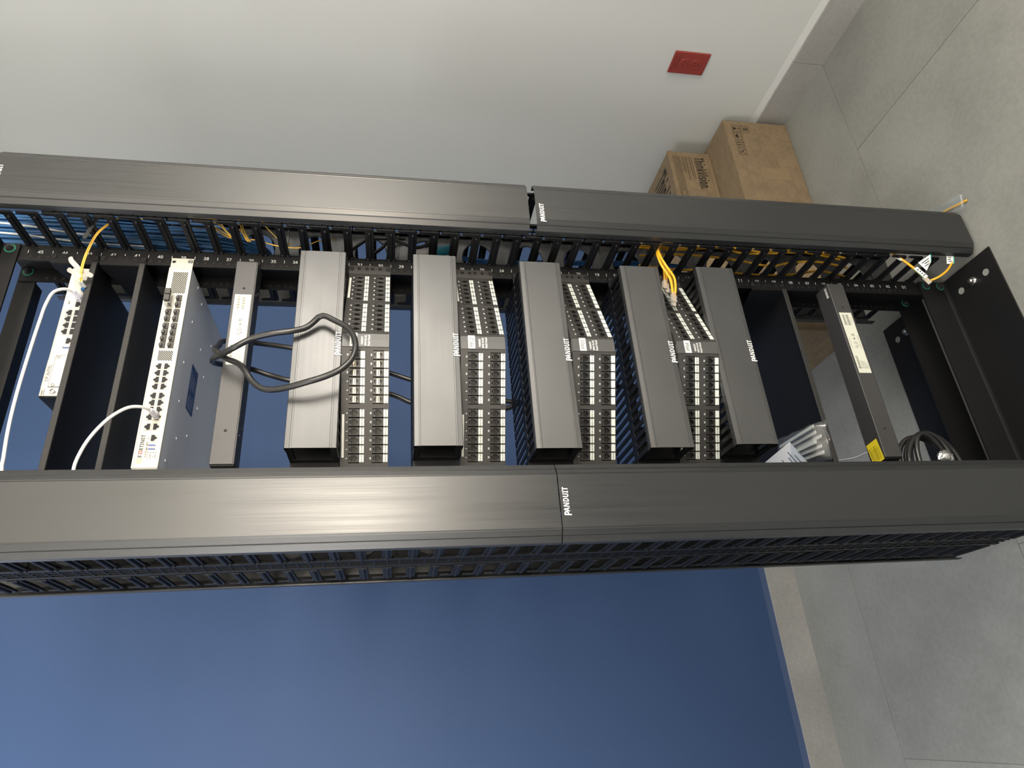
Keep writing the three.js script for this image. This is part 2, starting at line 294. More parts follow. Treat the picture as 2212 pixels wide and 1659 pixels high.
{
  const rack = thing('equipment_rack', 'black two post equipment rack bolted to the floor, rail units numbered 01 to 45', 'rack');
  for (const s of [-1, 1]) {
    // channel: front flange, web and rear flange
    const pr = [[0, 0.2235], [0, 0.258], [-0.076, 0.258], [-0.076, 0.2235], [-0.073, 0.2235], [-0.073, 0.255], [-0.003, 0.255], [-0.003, 0.2235]].map(([z, x]) => [z, s * x]);
    const up = mesh('upright', boxUV(prep(extrude(s > 0 ? pr : pr.slice().reverse(), 'y', 0.012, RAIL_TOP - 0.003, 0.0006))), M.powder, rack);
    const holes = [];
    for (let u = 1; u <= 45; u++) for (const o of [0.00635, 0.02223, 0.0381]) {
      for (const z of [0.0004, -0.0727]) { const r = new THREE.TorusGeometry(0.0032, 0.0005, 5, 10); holes.push(at(r, s * 0.2325, U(u) - o, z), at(cyl(0.003, 0.0006, 10), s * 0.2325, U(u) - o, z - 0.0003 + (z < 0 ? 0 : 0))); }
    }
    const h = mesh('mounting_hole', holes, M.black, up); h.userData.kind = 'stuff';
    const nums = [];
    for (let u = 1; u <= 45; u++) {
      const t = fitText(text(String(u).padStart(2, '0'), 0.01, sans, 0.0002), 0.0098).rotateZ(-Math.PI / 2);
      nums.push(at(t, s * 0.2444, U(u) - UNIT / 2, 0.0002));
      nums.push(box(s * 0.2444 - 0.0035, s * 0.2444 + 0.0035, U(u) - 0.0004, U(u) + 0.0004, 0.0001, 0.0004));
    }
    mesh('unit_number', nums, M.print, up);
    for (const [y, z, r] of [[2.1315, 0.0035, 1], [0.0607, 0.0035, 1], [0.0209, 0.0035, 1], [2.1319, -0.0725, 0.9], [0.0607, -0.0725, 0.9]]) {
      const b = mesh('bolt', boltGeo.clone().scale(0.95, 0.95, r), M.darkSteel, rack); b.position.set(s * 0.247, y, z + (z > 0 ? 0.0012 : 0));
      const w = mesh('washer', washerGeo, M.greenWasher, b); w.position.set(0, 0, -0.0006);
    }
  }
  for (const f of [1, -1]) { // base and top angles, in front of and behind the posts
    const z0 = f > 0 ? 0.0005 : -0.0765, zf = f > 0 ? 0.151 : -0.2315, t = 0.0045;
    const L = f > 0 ? [[0.002, z0], [0.0795, z0], [0.0795, z0 + t], [0.012, z0 + t], [0.0075, z0 + t + 0.0015], [0.0062, z0 + t + 0.006], [0.0062, zf], [0.002, zf]] : [[0.002, z0], [0.002, zf], [0.0062, zf], [0.0062, z0 - t - 0.006], [0.0075, z0 - t - 0.0015], [0.012, z0 - t], [0.0795, z0 - t], [0.0795, z0]];
    const base = mesh('base_angle', boxUV(prep(extrude(L, 'x', -0.2605, 0.2605, 0.0008))), M.powder, rack);
    for (const s of [-1, 1]) {
      for (const dz of [-0.0385, 0.0385]) { const h = mesh('anchor_hole', at(new THREE.CylinderGeometry(0.0085, 0.0085, 0.0005, 20), 0, 0, 0), M.tiles[0], base); h.position.set(s * 0.209, 0.0064, f > 0 ? 0.081 + dz : -0.154 + dz); }
      const b = mesh('anchor_bolt', boltGeo.clone().rotateX(-Math.PI / 2).scale(1.25, 1.25, 1.25), M.steel, base); b.position.set(s * 0.2115, 0.006, f > 0 ? 0.081 : -0.154);
    }
    const yt = RAIL_TOP, zt = f > 0 ? 0.085 : -0.161;
    const T = f > 0 ? [[2.115, z0], [yt, z0], [yt, zt], [yt - 0.0045, zt], [yt - 0.0045, z0 + t], [2.115, z0 + t]] : [[2.115, z0], [2.115, z0 - t], [yt - 0.0045, z0 - t], [yt - 0.0045, zt], [yt, zt], [yt, z0]];
    mesh('top_angle', boxUV(prep(extrude(T, 'x', -0.2595, 0.2595, 0.0006))), M.powder, rack);
  }
}

// ------------------------------------------------------------------ vertical cable managers
const XI = 0.2625, XO = 0.385; // inner and outer finger planes
const fingerShape = (z0, z1, hook) => { // (z, y) outline: stem with a hooked tip turned up
  const d = Math.sign(z1 - z0), w = 0.0088, e = z1, s = new THREE.Shape();
  const P = [[z0, -w - 0.003], [z0 + d * 0.006, -w], [e - d * 0.004, -w], [e, -w + 0.004], [e, w + hook - 0.002], [e - d * 0.002, w + hook], [e - d * 0.006, w + hook], [e - d * 0.008, w + 0.004], [e - d * 0.012, w], [z0 + d * 0.006, w], [z0, w + 0.003]];
  (d > 0 ? P : P.reverse()).forEach((p, i) => i ? s.lineTo(...p) : s.moveTo(...p)); s.closePath(); return s;
};
const ZY = new THREE.Matrix4().makeBasis(V(0, 0, 1), V(0, 1, 0), V(-1, 0, 0)); // shape (z, y) extruded toward -x
function fingerGeo(z0, z1) {
  const d = Math.sign(z1 - z0);
  const g = new THREE.ExtrudeGeometry(fingerShape(z0, z1, 0.021), { depth: 0.0026, bevelEnabled: true, bevelThickness: 0.0007, bevelSize: 0.0007, bevelOffset: -0.0007, bevelSegments: 1 }).applyMatrix4(ZY).translate(0.0013, 0, 0);
  const rib = box(-0.0065, 0.0065, -0.0035, 0.0035, Math.min(z0, z1 - d * 0.01), Math.max(z0, z1 - d * 0.01), 0.003);
  const foot = box(-0.005, 0.005, -0.0085, 0.0085, Math.min(z0, z0 + d * 0.007), Math.max(z0, z0 + d * 0.007), 0.0015);
  return merge([g, rib, foot]);
}
const FRONT_FINGER = fingerGeo(-0.004, 0.1), REAR_FINGER = fingerGeo(-0.068, -0.175);
function coverGeo(xa, xb, z, y0, y1, dir, b = 0.021, drop = 0.013) { // extruded door: flat field, sloping side bands with grooves, returned lips
  const t = 0.0022, w = xb - xa, prof = [];
  const out = [[0, -drop - 0.014], [0, -drop], [b * 0.45, -drop * 0.52], [b * 0.5, -drop * 0.52 - 0.0006], [b * 0.55, -drop * 0.40], [b * 0.93, -0.0006], [b, -0.0012], [b + 0.002, 0]];
  const front = [...out, ...out.map(([x, d]) => [w - x, d]).reverse()];
  const back = [[w - t, -drop - 0.014], [w - t, -drop - t * 0.6], [w - b, -t - 0.001], [b, -t - 0.001], [t, -drop - t * 0.6], [t, -drop - 0.014]];
  for (const [x, d] of [...front, ...back]) prof.push([z + dir * d, xa + x]);
  if (dir < 0) prof.reverse();
  return lengthUV(prep(extrude(prof, 'y', y0, y1)), 1, 0);
}
function verticalManager(s, label) {
  const m = thing('vertical_cable_manager', label, 'cable manager');
  for (const [fx, g] of [[XI, FRONT_FINGER], [XI, REAR_FINGER], [XO, FRONT_FINGER], [XO, REAR_FINGER]])
    for (let n = 1; n <= 46; n++) { const f = mesh('finger', g, M.plastic, m); f.position.set(s * fx, U(n - 1), 0); }
  // side strips that carry the fingers, with cross ribs
  for (const fx of [XI, XO]) {
    const a = s * fx, g = [box(a - 0.003, a + 0.003, 0.08, 2.12, -0.016, -0.004, 0.001), box(a - 0.003, a + 0.003, 0.08, 2.12, -0.068, -0.056, 0.001), box(a - 0.002, a + 0.002, 0.08, 2.12, -0.031, -0.027), box(a - 0.002, a + 0.002, 0.08, 2.12, -0.045, -0.041)];
    for (let n = 0; n < 92; n++) g.push(box(a - 0.0025, a + 0.0025, U(0) + n * UNIT / 2 - 0.0012, U(0) + n * UNIT / 2 + 0.0012, -0.058, -0.014));
    mesh('side_strip', g, M.plastic, m);
  }
  // plate between the two sides with oval pass-through openings
  const xa = s > 0 ? 0.266 : -0.382, xb = s > 0 ? 0.382 : -0.266, hs = [];
  for (let k = 0; k < 16; k++) { const c = 0.2 + k * 0.1235, h = new THREE.Path(); h.absellipse((xa + xb) / 2, c, 0.044, 0.036, 0, Math.PI * 2, true); hs.push(h); }
  const pl = extrude([[xa, 0.08], [xb, 0.08], [xb, 2.12], [xa, 2.12]], 'z', -0.066, -0.063, 0.0006, hs);
  const rim = hs.map((h, k) => { const t = new THREE.TorusGeometry(1, 0.03, 6, 40).scale(0.0445, 0.0365, 0.09); return at(t, (xa + xb) / 2, 0.2 + k * 0.1235, -0.064); });
  const ridge = []; for (let k = 0; k < 17; k++) ridge.push(box(xa, xb, 0.136 + k * 0.1235, 0.141 + k * 0.1235, -0.0632, -0.0605, 0.001));
  mesh('spine_plate', [pl, ...rim, ...ridge], s > 0 ? M.spine : M.plastic, m);
  return m;
}
const lm = verticalManager(-1, 'black vertical cable manager nearer the camera, outer fingers showing against the blue wall');
const rm = verticalManager(1, 'black vertical cable manager beside the gray wall, filled with blue and yellow cables');
function addLogo(parent, x, y, z, w, h) { const l = mesh('logo', logoGeo(w, h), M.print, parent); l.position.set(x, y, z); return l; }
{ // front doors in two lengths, rear doors
  const lu = mesh('front_cover', coverGeo(-0.397, -0.2585, 0.128, 1.1012, 2.13, 1), M.cover, lm);
  const ll = mesh('front_cover', coverGeo(-0.397, -0.2585, 0.128, 0.012, 1.0992, 1), M.cover, lm);
  const ru = mesh('front_cover', coverGeo(0.2665, 0.3935, 0.128, 1.1005, 2.13, 1), M.cover, rm);
  const rl = mesh('front_cover', coverGeo(0.2665, 0.3935, 0.128, 0.012, 1.0845, 1), M.cover, rm);
  addLogo(lu, -0.329, 2.105, 0.1282, 0.05, 0.0125); addLogo(ll, -0.329, 1.088, 0.1282, 0.05, 0.0125);
  addLogo(ru, 0.325, 2.1155, 0.1282, 0.05, 0.0125); addLogo(rl, 0.3068, 1.071, 0.1282, 0.05, 0.0125);
  for (const [m, a, b] of [[lm, -0.39, -0.262], [rm, 0.268, 0.39]]) for (const [y0, y1] of [[0.055, 1.0845], [1.0855, 2.13]]) mesh('rear_cover', coverGeo(a, b, -0.222, y0, y1, -1, 0.021, 0.013), M.cover, m);
}

// ------------------------------------------------------------------ horizontal cable managers
const HW = 0.2117, HZ = 0.0845;
function horizontalManager() {
  const m = thing('horizontal_cable_manager', '', 'cable manager', [0, 0, 0], 'two unit horizontal cable managers');
  const H = UNIT - 0.0006;
  const plate = shapeOf([[-0.2413, -H], [0.2413, -H], [0.2413, H], [-0.2413, H]]);
  const ph = []; for (let k = 0; k < 3; k++) ph.push(shapeOf([[-0.135 + k * 0.098, -0.024], [-0.135 + k * 0.098, 0.024], [-0.059 + k * 0.098, 0.024], [-0.059 + k * 0.098, -0.024]]));
  mesh('mounting_plate', boxUV(prep(extrude(plate, 'z', 0.0006, 0.0036, 0.0005, ph))), M.plastic, m);
  const ridges = []; for (const y of [-H + 0.0012, H - 0.0012]) for (const z of [-0.007, 0.0015, 0.0095]) ridges.push(box(-0.209, 0.209, y - 0.0012, y + 0.0012, z - 0.0016, z + 0.0016, 0.0006));
  ridges.push(box(-0.209, 0.209, -H, -H + 0.0018, -0.009, 0.011), box(-0.209, 0.209, H - 0.0018, H, -0.009, 0.011));
  mesh('spine_rail', ridges, M.plastic, m);
  const fg = (z0, z1) => { const d = Math.sign(z1 - z0); const P = [[-0.0048, z0], [0.0048, z0], [0.0048, z1 - d * 0.008], [0.008, z1 - d * 0.004], [0.008, z1], [-0.008, z1], [-0.008, z1 - d * 0.004], [-0.0048, z1 - d * 0.008]]; return extrude(P.map(([x, z]) => [z, x]).slice()[d > 0 ? 'slice' : 'reverse'](), 'y', -0.0015, 0.0015, 0.0004); };
  const F = prep(fg(0.006, 0.07)), R = prep(fg(-0.005, -0.114));
  for (const y of [H - 0.0016, -H + 0.0016]) for (const g of [F, R]) for (let k = 0; k < 22; k++) { const f = mesh('finger', g, M.plastic, m); f.position.set((k - 10.5) * 0.0195, y, 0); }
  for (const s of [-1, 1]) mesh('end_bracket', [box(s * 0.2085 - 0.001, s * 0.2085 + 0.001, -H + 0.004, H - 0.004, 0.003, 0.02), box(s * 0.206 - 0.003, s * 0.206 + 0.003, -H, -H + 0.012, 0.003, 0.068, 0.002), box(s * 0.206 - 0.003, s * 0.206 + 0.003, H - 0.012, H, 0.003, 0.068, 0.002)], M.plastic, m);
  // lift-off cover: bands near both long edges
  const t = 0.002, h = 0.0443, c = [[-h, -0.013], [-h, -0.0012], [-h + 0.001, 0], [-h + 0.009, 0.0006], [-h + 0.0095, -0.0001], [-h + 0.012, -0.0001], [-h + 0.0125, 0.0008]];
  const front = [...c, ...c.map(([y, z]) => [-y, z]).reverse()], back = [[h - t, -0.013], [h - t, -t], [-h + t, -t], [-h + t, -0.013]];
  const cov = mesh('cover', lengthUV(prep(extrude([...front, ...back].map(([y, z]) => [y, HZ - 0.0008 + z]).reverse(), 'x', -HW, HW)), 0, 1), M.coverPlain, m);
  addLogo(cov, -0.0015, -0.0385, HZ + 0.0001, 0.0515, 0.0125);
  for (const s of [-1, 1]) for (const k of [-1, 1]) { const b = mesh('screw', screwGeo, M.darkSteel, m); b.position.set(s * 0.2325, k * 0.0381, 0.0036); }
  return m;
}
{
  const names = ['topmost of the horizontal cable managers, crossed by the black cord loop', 'horizontal cable manager under the patch panel with the covered name tag', 'horizontal cable manager directly under the panel tagged PP02', 'horizontal cable manager under the panel tagged PP03, beside the yellow cord bundle', 'lowest horizontal cable manager, above the wide black shelf'];
  const spots = [[32, 0.0002], [27, 0.003], [22, -0.003], [17, -0.003], [13, 0.003]];
  const first = horizontalManager();
  spots.forEach(([u, dx], i) => { const o = i ? copyOf(first, '', [0, 0, 0]) : first; o.position.set(dx, U(u), 0); o.userData.label = names[i]; });
}

// ------------------------------------------------------------------ angled patch panels
const ATLAS = canvasTex(1024, 1024, (x, w, h) => {
  x.fillStyle = '#eef2ee'; x.fillRect(0, 0, w, h); x.fillStyle = '#333a36'; x.textAlign = 'center'; x.textBaseline = 'middle'; x.font = 'bold 21px sans-serif';
  for (let i = 0; i < 192; i++) { const cx = (i % 12) * 85 + 42, cy = Math.floor(i / 12) * 64 + 32; let s = ''; if (i < 120) s = `NOD-${String(i + 1).padStart(3, '0')}`; else if (i < 144) s = `CAM-${String(i - 119).padStart(3, '0')}`; else if (i < 160) s = `ACC-${String(i - 143).padStart(3, '0')}`; x.fillText(s, cx, cy); }
});
M.labels = printed(ATLAS, { roughness: 0.45, color: lin(0.7, 0.72, 0.7) });
const jackGeo = (() => {
  const w = 0.0074, b = -0.0098, t = 0.0098;
  const hole = shapeOf([[-0.0058, 0.0042], [-0.0058, -0.0028], [-0.0036, -0.0028], [-0.0036, -0.0046], [-0.0020, -0.0046], [-0.0020, -0.0066], [0.0020, -0.0066], [0.0020, -0.0046], [0.0036, -0.0046], [0.0036, -0.0028], [0.0058, -0.0028], [0.0058, 0.0042]].reverse());
  const slot = shapeOf([[-0.003, 0.0062], [-0.003, 0.0074], [0.003, 0.0074], [0.003, 0.0062]]);
  return merge([extrude([[-w, b], [w, b], [w, t], [-w, t]], 'z', -0.009, 0.0004, 0.0004, [hole, slot]), box(-w, w, b, t, -0.0115, -0.009)]);
})();
const contactGeo = merge([...Array(8)].map((_, k) => box(-0.0043 + k * 0.00122 - 0.0004, -0.0043 + k * 0.00122 + 0.0004, 0.0004, 0.0036, -0.0066, -0.0042)).concat([box(-0.0057, -0.0051, -0.0026, 0.0038, -0.006, -0.001), box(0.0051, 0.0057, -0.0026, 0.0038, -0.006, -0.001), box(-0.0054, 0.0054, -0.0022, -0.0008, -0.0085, -0.005)]));
const ANG = Math.atan(0.4554), CA = Math.cos(ANG), BX = 0.0150, PZ = 0.0955;
const columnsX = []; // |x| of the twelve columns from the centre out
for (let k = 0; k < 6; k++) columnsX.push(0.0205 + 0.0151 * (k + 0.5)); for (let k = 0; k < 6; k++) columnsX.push(0.1195 + 0.01528 * (k + 0.5));
const ROWY = [0.0637, 0.0203], LABY = [0.0494, 0.0060];
function patchPanel(unitBase, label, nameTag, labelIndex, shield) {
  const m = thing('angled_patch_panel', label, 'patch panel', [0, U(unitBase), 0], 'angled patch panels');
  const H = 2 * UNIT - 0.0008, L = (0.2225 - BX) / CA;
  const nums = [];
  for (const s of [-1, 1]) {
    // face plate in its own axes: e runs from the centre outward
    const P = (e, y, n) => { const x = s * (BX + e * CA + n * Math.sin(ANG)), z = PZ - e * Math.sin(ANG) + n * Math.cos(ANG); return [x, y, z]; };
    const holes = [];
    for (const ry of ROWY) for (const [a, b] of [[0.0203, 0.1113], [0.1193, 0.2114]]) { const e0 = (a - BX) / CA - 0.0003, e1 = (b - BX) / CA + 0.0003; holes.push(shapeOf([[e0, ry - 0.0101], [e0, ry + 0.0101], [e1, ry + 0.0101], [e1, ry - 0.0101]])); }
    const fp = new THREE.ExtrudeGeometry((() => { const q = shapeOf([[0, 0.0004], [L, 0.0004], [L, H], [0, H]]); q.holes.push(...holes); return q; })(), { depth: 0.012, bevelEnabled: false }).translate(0, 0, -0.012);
    fp.applyMatrix4(new THREE.Matrix4().makeBasis(V(CA, 0, -Math.sin(ANG)), V(0, 1, 0), V(Math.sin(ANG), 0, CA)));
    if (s < 0) mirrorX(fp);
    fp.translate(s * BX, 0, PZ);
    mesh('face_plate', boxUV(prep(fp)), M.panel, m);
    { const b = mesh('rear_board', box(-L / 2 + 0.002, L / 2 - 0.002, 0.001, H - 0.001, -0.0145, -0.0125), M.black, m), q = P(L / 2, 0, 0); b.position.set(q[0], 0, q[2]); b.rotation.y = s * ANG; }
    mesh('mounting_ear', (() => { const x0 = s > 0 ? 0.2195 : -0.2413, x1 = s > 0 ? 0.2413 : -0.2195, hh = []; for (const y of [0.0225, 0.0668]) hh.push(circ(s * 0.2325, y, 0.0036)); for (const y of [0.0385, 0.0505]) hh.push(circ(s * 0.2325, y, 0.0034)); return [extrude([[x0, 0.0004], [x1, 0.0004], [x1, H], [x0, H]], 'z', 0.0004, 0.0028, 0.0004, hh)]; })(), M.panel, m);
    for (const y of [0.0064, 0.0824]) { const b = mesh('screw', screwGeo, M.darkSteel, m); b.position.set(s * 0.2325, y, 0.0028); }
    for (let r = 0; r < 2; r++) columnsX.forEach((cx, c) => {
      const e = (cx - BX) / CA, [x, , z] = P(e, 0, 0.0006);
      const idx = r * 24 + (s < 0 ? 11 - c : 12 + c);
      const shielded = shield && s < 0 && c < 6;
      const j = mesh('jack', jackGeo, shielded && c !== 2 ? M.jackShield : M.jack, m); j.position.set(x, ROWY[r], z); j.rotation.y = s * ANG;
      mesh('contact', contactGeo, shielded ? M.contact : M.contactDim, j);
      const li = labelIndex(idx), lg = box(-0.0069, 0.0069, -0.0041, 0.0041, 0, 0.0006);
      const cxp = li < 0 ? 11 : li % 12, cyp = li < 0 ? 15 : Math.floor(li / 12), p = lg.attributes.position, u = lg.attributes.uv;
      for (let i = 0; i < p.count; i++) u.setXY(i, (cxp * 85 + 42 + p.getX(i) / 0.0069 * 40) / 1024, 1 - (cyp * 64 + 32 - p.getY(i) / 0.0041 * 24) / 1024);
      const pl = mesh('port_label', lg, M.labels, m); const q = P(e, 0, 0.0001); pl.position.set(q[0], LABY[r], q[2]); pl.rotation.y = s * ANG;
      const t = fitText(text(String(idx + 1), 0.003, bold, 0.0002, 1), idx > 8 ? 0.0042 : 0.0019, 0.003); t.rotateY(s * ANG); const nq = P(e, 0, 0.0002); nums.push(at(t, nq[0], ROWY[r] + 0.0131, nq[2]));
    });
    const hq = P((0.1655 - BX) / CA, 0, 0.0003); const hl = mesh('group_label', box(-0.04, 0.04, -0.0022, 0.0022, 0, 0.0006), M.paper, m); hl.position.set(hq[0], 0.0835, hq[2]); hl.rotation.y = s * ANG;
  }
  mesh('port_number', nums, M.print, m);
  const blk = mesh('center_block', boxUV(prep(extrude([[0.086, -BX - 0.0015], [PZ + 0.0006, -BX + 0.001], [PZ + 0.0012, 0], [PZ + 0.0006, BX - 0.001], [0.086, BX + 0.0015]], 'y', 0.0004, H, 0.0008))), M.panelBlock, m);
  const lines = [['PANDUIT', 0.0175, 0.004, 0.0512], ['DP6 PLUS', 0.022, 0.0042, 0.0448], ['Patch Panel', 0.0235, 0.0045, 0.0386]].map(([s, w, h, y]) => at(fitText(text(s, 0.003, bold, 0.0002, 1), w, h), -0.001, y, PZ + 0.0013));
  mesh('lettering', lines, M.print, blk);
  const tg = mesh('name_tag', box(-0.0145, 0.0145, -0.0068, 0.0068, 0, 0.0006, 0.0002), M.paper, blk); tg.position.set(0.0005, 0.0668, PZ + 0.0011);
  if (nameTag) { const nt = mesh('tag_lettering', fitText(text(nameTag, 0.008, sans, 0.0002), 0.019, 0.0078), M.printDark, blk); nt.position.set(0, 0.0668, PZ + 0.0018); }
  const lip = mesh('end_shell', [box(-0.2225, 0.2225, 0.0004, 0.0022, 0.0, 0.0015), box(-0.2225, 0.2225, H - 0.0018, H, 0, 0.0015)], M.panel, m);
  // top and bottom closures follow the chevron
  for (const [a, b] of [[0.0004, 0.002], [H - 0.0016, H]]) mesh('closure', extrude([[0.0005, -0.221], [0.0005, 0.221], [PZ - 0.0125, BX], [PZ - 0.0125, -BX]], 'y', a, b), M.panel, m);
  return m;
}
patchPanel(29, 'uppermost angled patch panel, its name tag hidden by the black cord loop', 'PP01', i => i === 10 || i === 11 ? -1 : i, true);
patchPanel(24, 'angled patch panel tagged PP02 with every port label printed', 'PP02', i => 48 + i, false);
patchPanel(19, 'angled patch panel tagged PP03 with blank labels along its lower row', 'PP03', i => i < 24 ? 96 + i : i === 24 ? 120 : -1, false);
patchPanel(14, 'lowest angled patch panel, tagged PP04, beside the hanging yellow cords', 'PP04', i => i < 20 ? 120 + i : i < 24 ? -1 : i < 28 ? 144 + i - 24 : -1, false);

// ------------------------------------------------------------------ shelves
function rackShelf(bottomUnit, depth, label, units = 2) {
  const m = thing('rack_shelf', label, 'shelf', [0, U(bottomUnit), 0]);
  const b = mesh('tray', boxUV(box(-0.2195, 0.2195, 0.0006, 0.0028, -depth, 0.006)), M.powder, m);
  mesh('front_lip', boxUV(prep(extrude([[0.0004, 0.0035], [0.0004, 0.0075], [0.0012, 0.0082], [0.0105, 0.0082], [0.0112, 0.0075], [0.0112, 0.0055], [0.003, 0.0035]].reverse(), 'x', -0.2195, 0.2195))), M.powderRough, m);
  for (const s of [-1, 1]) {
    const w = mesh('side_bracket', (() => { const a = s * 0.2180, g = extrude([[0.001, 0.003], [0.001, -depth], [0.014, -depth], [2 * UNIT - 0.002, -0.012], [2 * UNIT - 0.002, 0.003]], 'x', a - 0.001, a + 0.001); return boxUV(prep(g)); })(), M.powder, m);
    mesh('mounting_ear', boxUV(box(s > 0 ? 0.2175 : -0.2413, s > 0 ? 0.2413 : -0.2175, 0.001, 2 * UNIT - 0.001, 0.0006, 0.003, 0.0006)), M.powder, m);
    for (const y of [0.0064, 0.0225, 0.0385, 0.0505, 0.0668, 0.0824]) { const k = mesh('screw', screwGeo, y < 0.01 || y > 0.08 ? M.darkSteel : M.black, m); k.position.set(s * 0.2325, y, y < 0.01 || y > 0.08 ? 0.003 : 0.0012); }
  }
  return m;
}
rackShelf(42, 0.25, 'upper black rack shelf holding the small white router');
rackShelf(40, 0.25, 'empty black rack shelf seen from below, just above the white firewall');
rackShelf(8, 0.33, 'wide black rack shelf low down, with a clear zip bag on it');

// ------------------------------------------------------------------ white firewall appliance
const portGeo = (w, h, up) => { // metal shell with a stepped opening, latch notch up or down
  const k = up ? 1 : -1, a = w / 2 - 0.0011, H = h / 2;
  const q = [[-a, -H * 0.62], [-a, H * 0.28], [-a * 0.58, H * 0.28], [-a * 0.58, H * 0.55], [-a * 0.34, H * 0.55], [-a * 0.34, H * 0.86], [a * 0.34, H * 0.86], [a * 0.34, H * 0.55], [a * 0.58, H * 0.55], [a * 0.58, H * 0.28], [a, H * 0.28], [a, -H * 0.62]].map(([x, y]) => [x, y * k]);
  return merge([extrude([[-w / 2, -H], [w / 2, -H], [w / 2, H], [-w / 2, H]], 'z', -0.004, 0.0008, 0.0003, [up ? q.reverse() : q])]);
};
const PORT_UP = portGeo(0.0141, 0.0129, true), PORT_DN = portGeo(0.0141, 0.0129, false);
const cavity = merge([box(-0.0062, 0.0062, -0.0055, 0.0055, -0.0042, -0.0036)]);
function port(parent, x, y, z, up, mat = M.creamDark) { const p = mesh('ethernet_port', up ? PORT_UP : PORT_DN, mat, parent); p.position.set(x, y, z); const c = mesh('port_cavity', cavity, M.black, p); c.position.z = 0.0041; return p; }
function usb(parent, x, y, z) { const u = mesh('usb_port', merge([extrude([[-0.0024, -0.0066], [0.0024, -0.0066], [0.0024, 0.0066], [-0.0024, 0.0066]], 'z', -0.002, 0.0008, 0.0002, [shapeOf([[-0.0018, -0.006], [-0.0018, 0.006], [0.0018, 0.006], [0.0018, -0.006]])])]), M.steel, parent); u.position.set(x, y, z); const t = mesh('usb_tongue', box(-0.0016, 0.0006, -0.0056, 0.0056, -0.001, 0.0006), M.usb, u); return u; }
{
  const B = U(38), Tp = U(39), fz = 0.0035;
  const f = thing('firewall_appliance', 'white one unit firewall appliance with many network ports and green logo bars', 'network appliance', [0, 0, 0]);
  mesh('chassis', boxUV(box(-0.2155, 0.2155, B + 0.0006, Tp - 0.0006, -0.38, 0.0)), M.grayMetal, f);
  mesh('bezel', [boxUV(prep(box(-0.216, 0.216, B + 0.0004, Tp - 0.0004, -0.001, fz, 0.0008)))], M.cream, f);
  // raised rim around the front
  mesh('bezel_rim', [box(-0.216, 0.216, Tp - 0.0036, Tp - 0.0004, fz, fz + 0.0012, 0.0005), box(-0.216, 0.216, B + 0.0004, B + 0.0036, fz, fz + 0.0012, 0.0005), box(-0.216, -0.2128, B + 0.0036, Tp - 0.0036, fz, fz + 0.0012, 0.0005), box(0.2128, 0.216, B + 0.0036, Tp - 0.0036, fz, fz + 0.0012, 0.0005)], M.cream, f);
  for (const s of [-1, 1]) {
    const x0 = s > 0 ? 0.2155 : -0.2413, x1 = s > 0 ? 0.2413 : -0.2155;
    mesh('mounting_ear', extrude([[x0, B + 0.001], [x1, B + 0.001], [x1, Tp - 0.001], [x0, Tp - 0.001]], 'z', 0.0004, 0.0024, 0.0006, [circ(s * 0.2325, Tp - 0.0064, 0.0035)]), M.cream, f);
    const b = mesh('screw', screwGeo, M.steel, f); b.position.set(s * 0.2325, B + 0.0064, 0.0024);
  }
  const vents = [];
  const grid = (xa, xb, px, py, rows) => { let c = 0; for (let x = xa; x > xb; x -= px, c++) for (let r = 0; r < rows; r++) { const y = B + 0.0335 - r * py - (c % 2 ? py / 2 : 0); if (y > B + 0.0075) vents.push(at(new THREE.CircleGeometry(0.00155, 6), x, y, fz + 0.0001)); } };
  grid(0.2045, 0.1535, 0.00215, 0.0043, 7); grid(0.0205, 0.0, 0.00215, 0.0043, 6);
  const vh = mesh('vent_hole', vents, M.black, f); vh.userData.kind = 'stuff';
  const yT = B + 0.0290, yL = B + 0.0155;
  // cages for pluggable modules, most closed by dark dust plugs
  const plug = merge([box(-0.0066, 0.0066, -0.0046, 0.0046, 0, 0.0035, 0.0005), box(-0.0052, 0.001, -0.0008, 0.0046, 0.0035, 0.0085, 0.0008)]);
  const cage = extrude([[-0.0074, -0.0056], [0.0074, -0.0056], [0.0074, 0.0056], [-0.0074, 0.0056]], 'z', -0.003, 0.0008, 0.0002, [shapeOf([[-0.0066, -0.0047], [-0.0066, 0.0047], [0.0066, 0.0047], [0.0066, -0.0047]])]);
  const cols = [0.1415, 0.126, 0.1085, 0.0932, 0.0765, 0.0622, 0.0479, 0.0336];
  cols.forEach((x, i) => [yT, yL].forEach((y, r) => {
    const c = mesh('module_cage', cage, M.creamDark, f); c.position.set(x, y - (r ? 0.0008 : -0.0008), fz);
    if (!(i < 2 && r === 0)) mesh('dust_plug', plug, M.dust, c);
  }));
  { const t = mesh('transceiver', [box(-0.0155, 0.014, -0.0056, 0.0056, 0, 0.02, 0.0008), box(-0.0155, 0.014, 0.0056, 0.0064, 0, 0.015)], M.steel, f); t.position.set(0.1345, yT + 0.0006, fz); for (const dx of [-0.0078, 0.0066]) { const q = mesh('dust_cap', box(-0.0062, 0.0062, -0.0052, 0.0052, 0.02, 0.028, 0.0008), M.dust, t); q.position.x = dx; } }
  for (const x0 of [-0.0125, -0.0745]) for (let k = 0; k < 4; k++) { port(f, x0 - k * 0.01435, yT, fz, true); port(f, x0 - k * 0.01435, yL, fz, false); }
  port(f, -0.137, yT, fz, true); port(f, -0.137, yL, fz, false);
  port(f, -0.159, B + 0.0158, fz, false); usb(f, -0.1722, B + 0.0162, fz); usb(f, -0.1795, B + 0.0158, fz);
  const txt = (s, w, h, x, y, mt, font = bold) => { const t = mesh('lettering', fitText(text(s, 0.006, font, 0.0002), w, h), mt, f); t.position.set(x, y, fz + 0.0001); return t; };
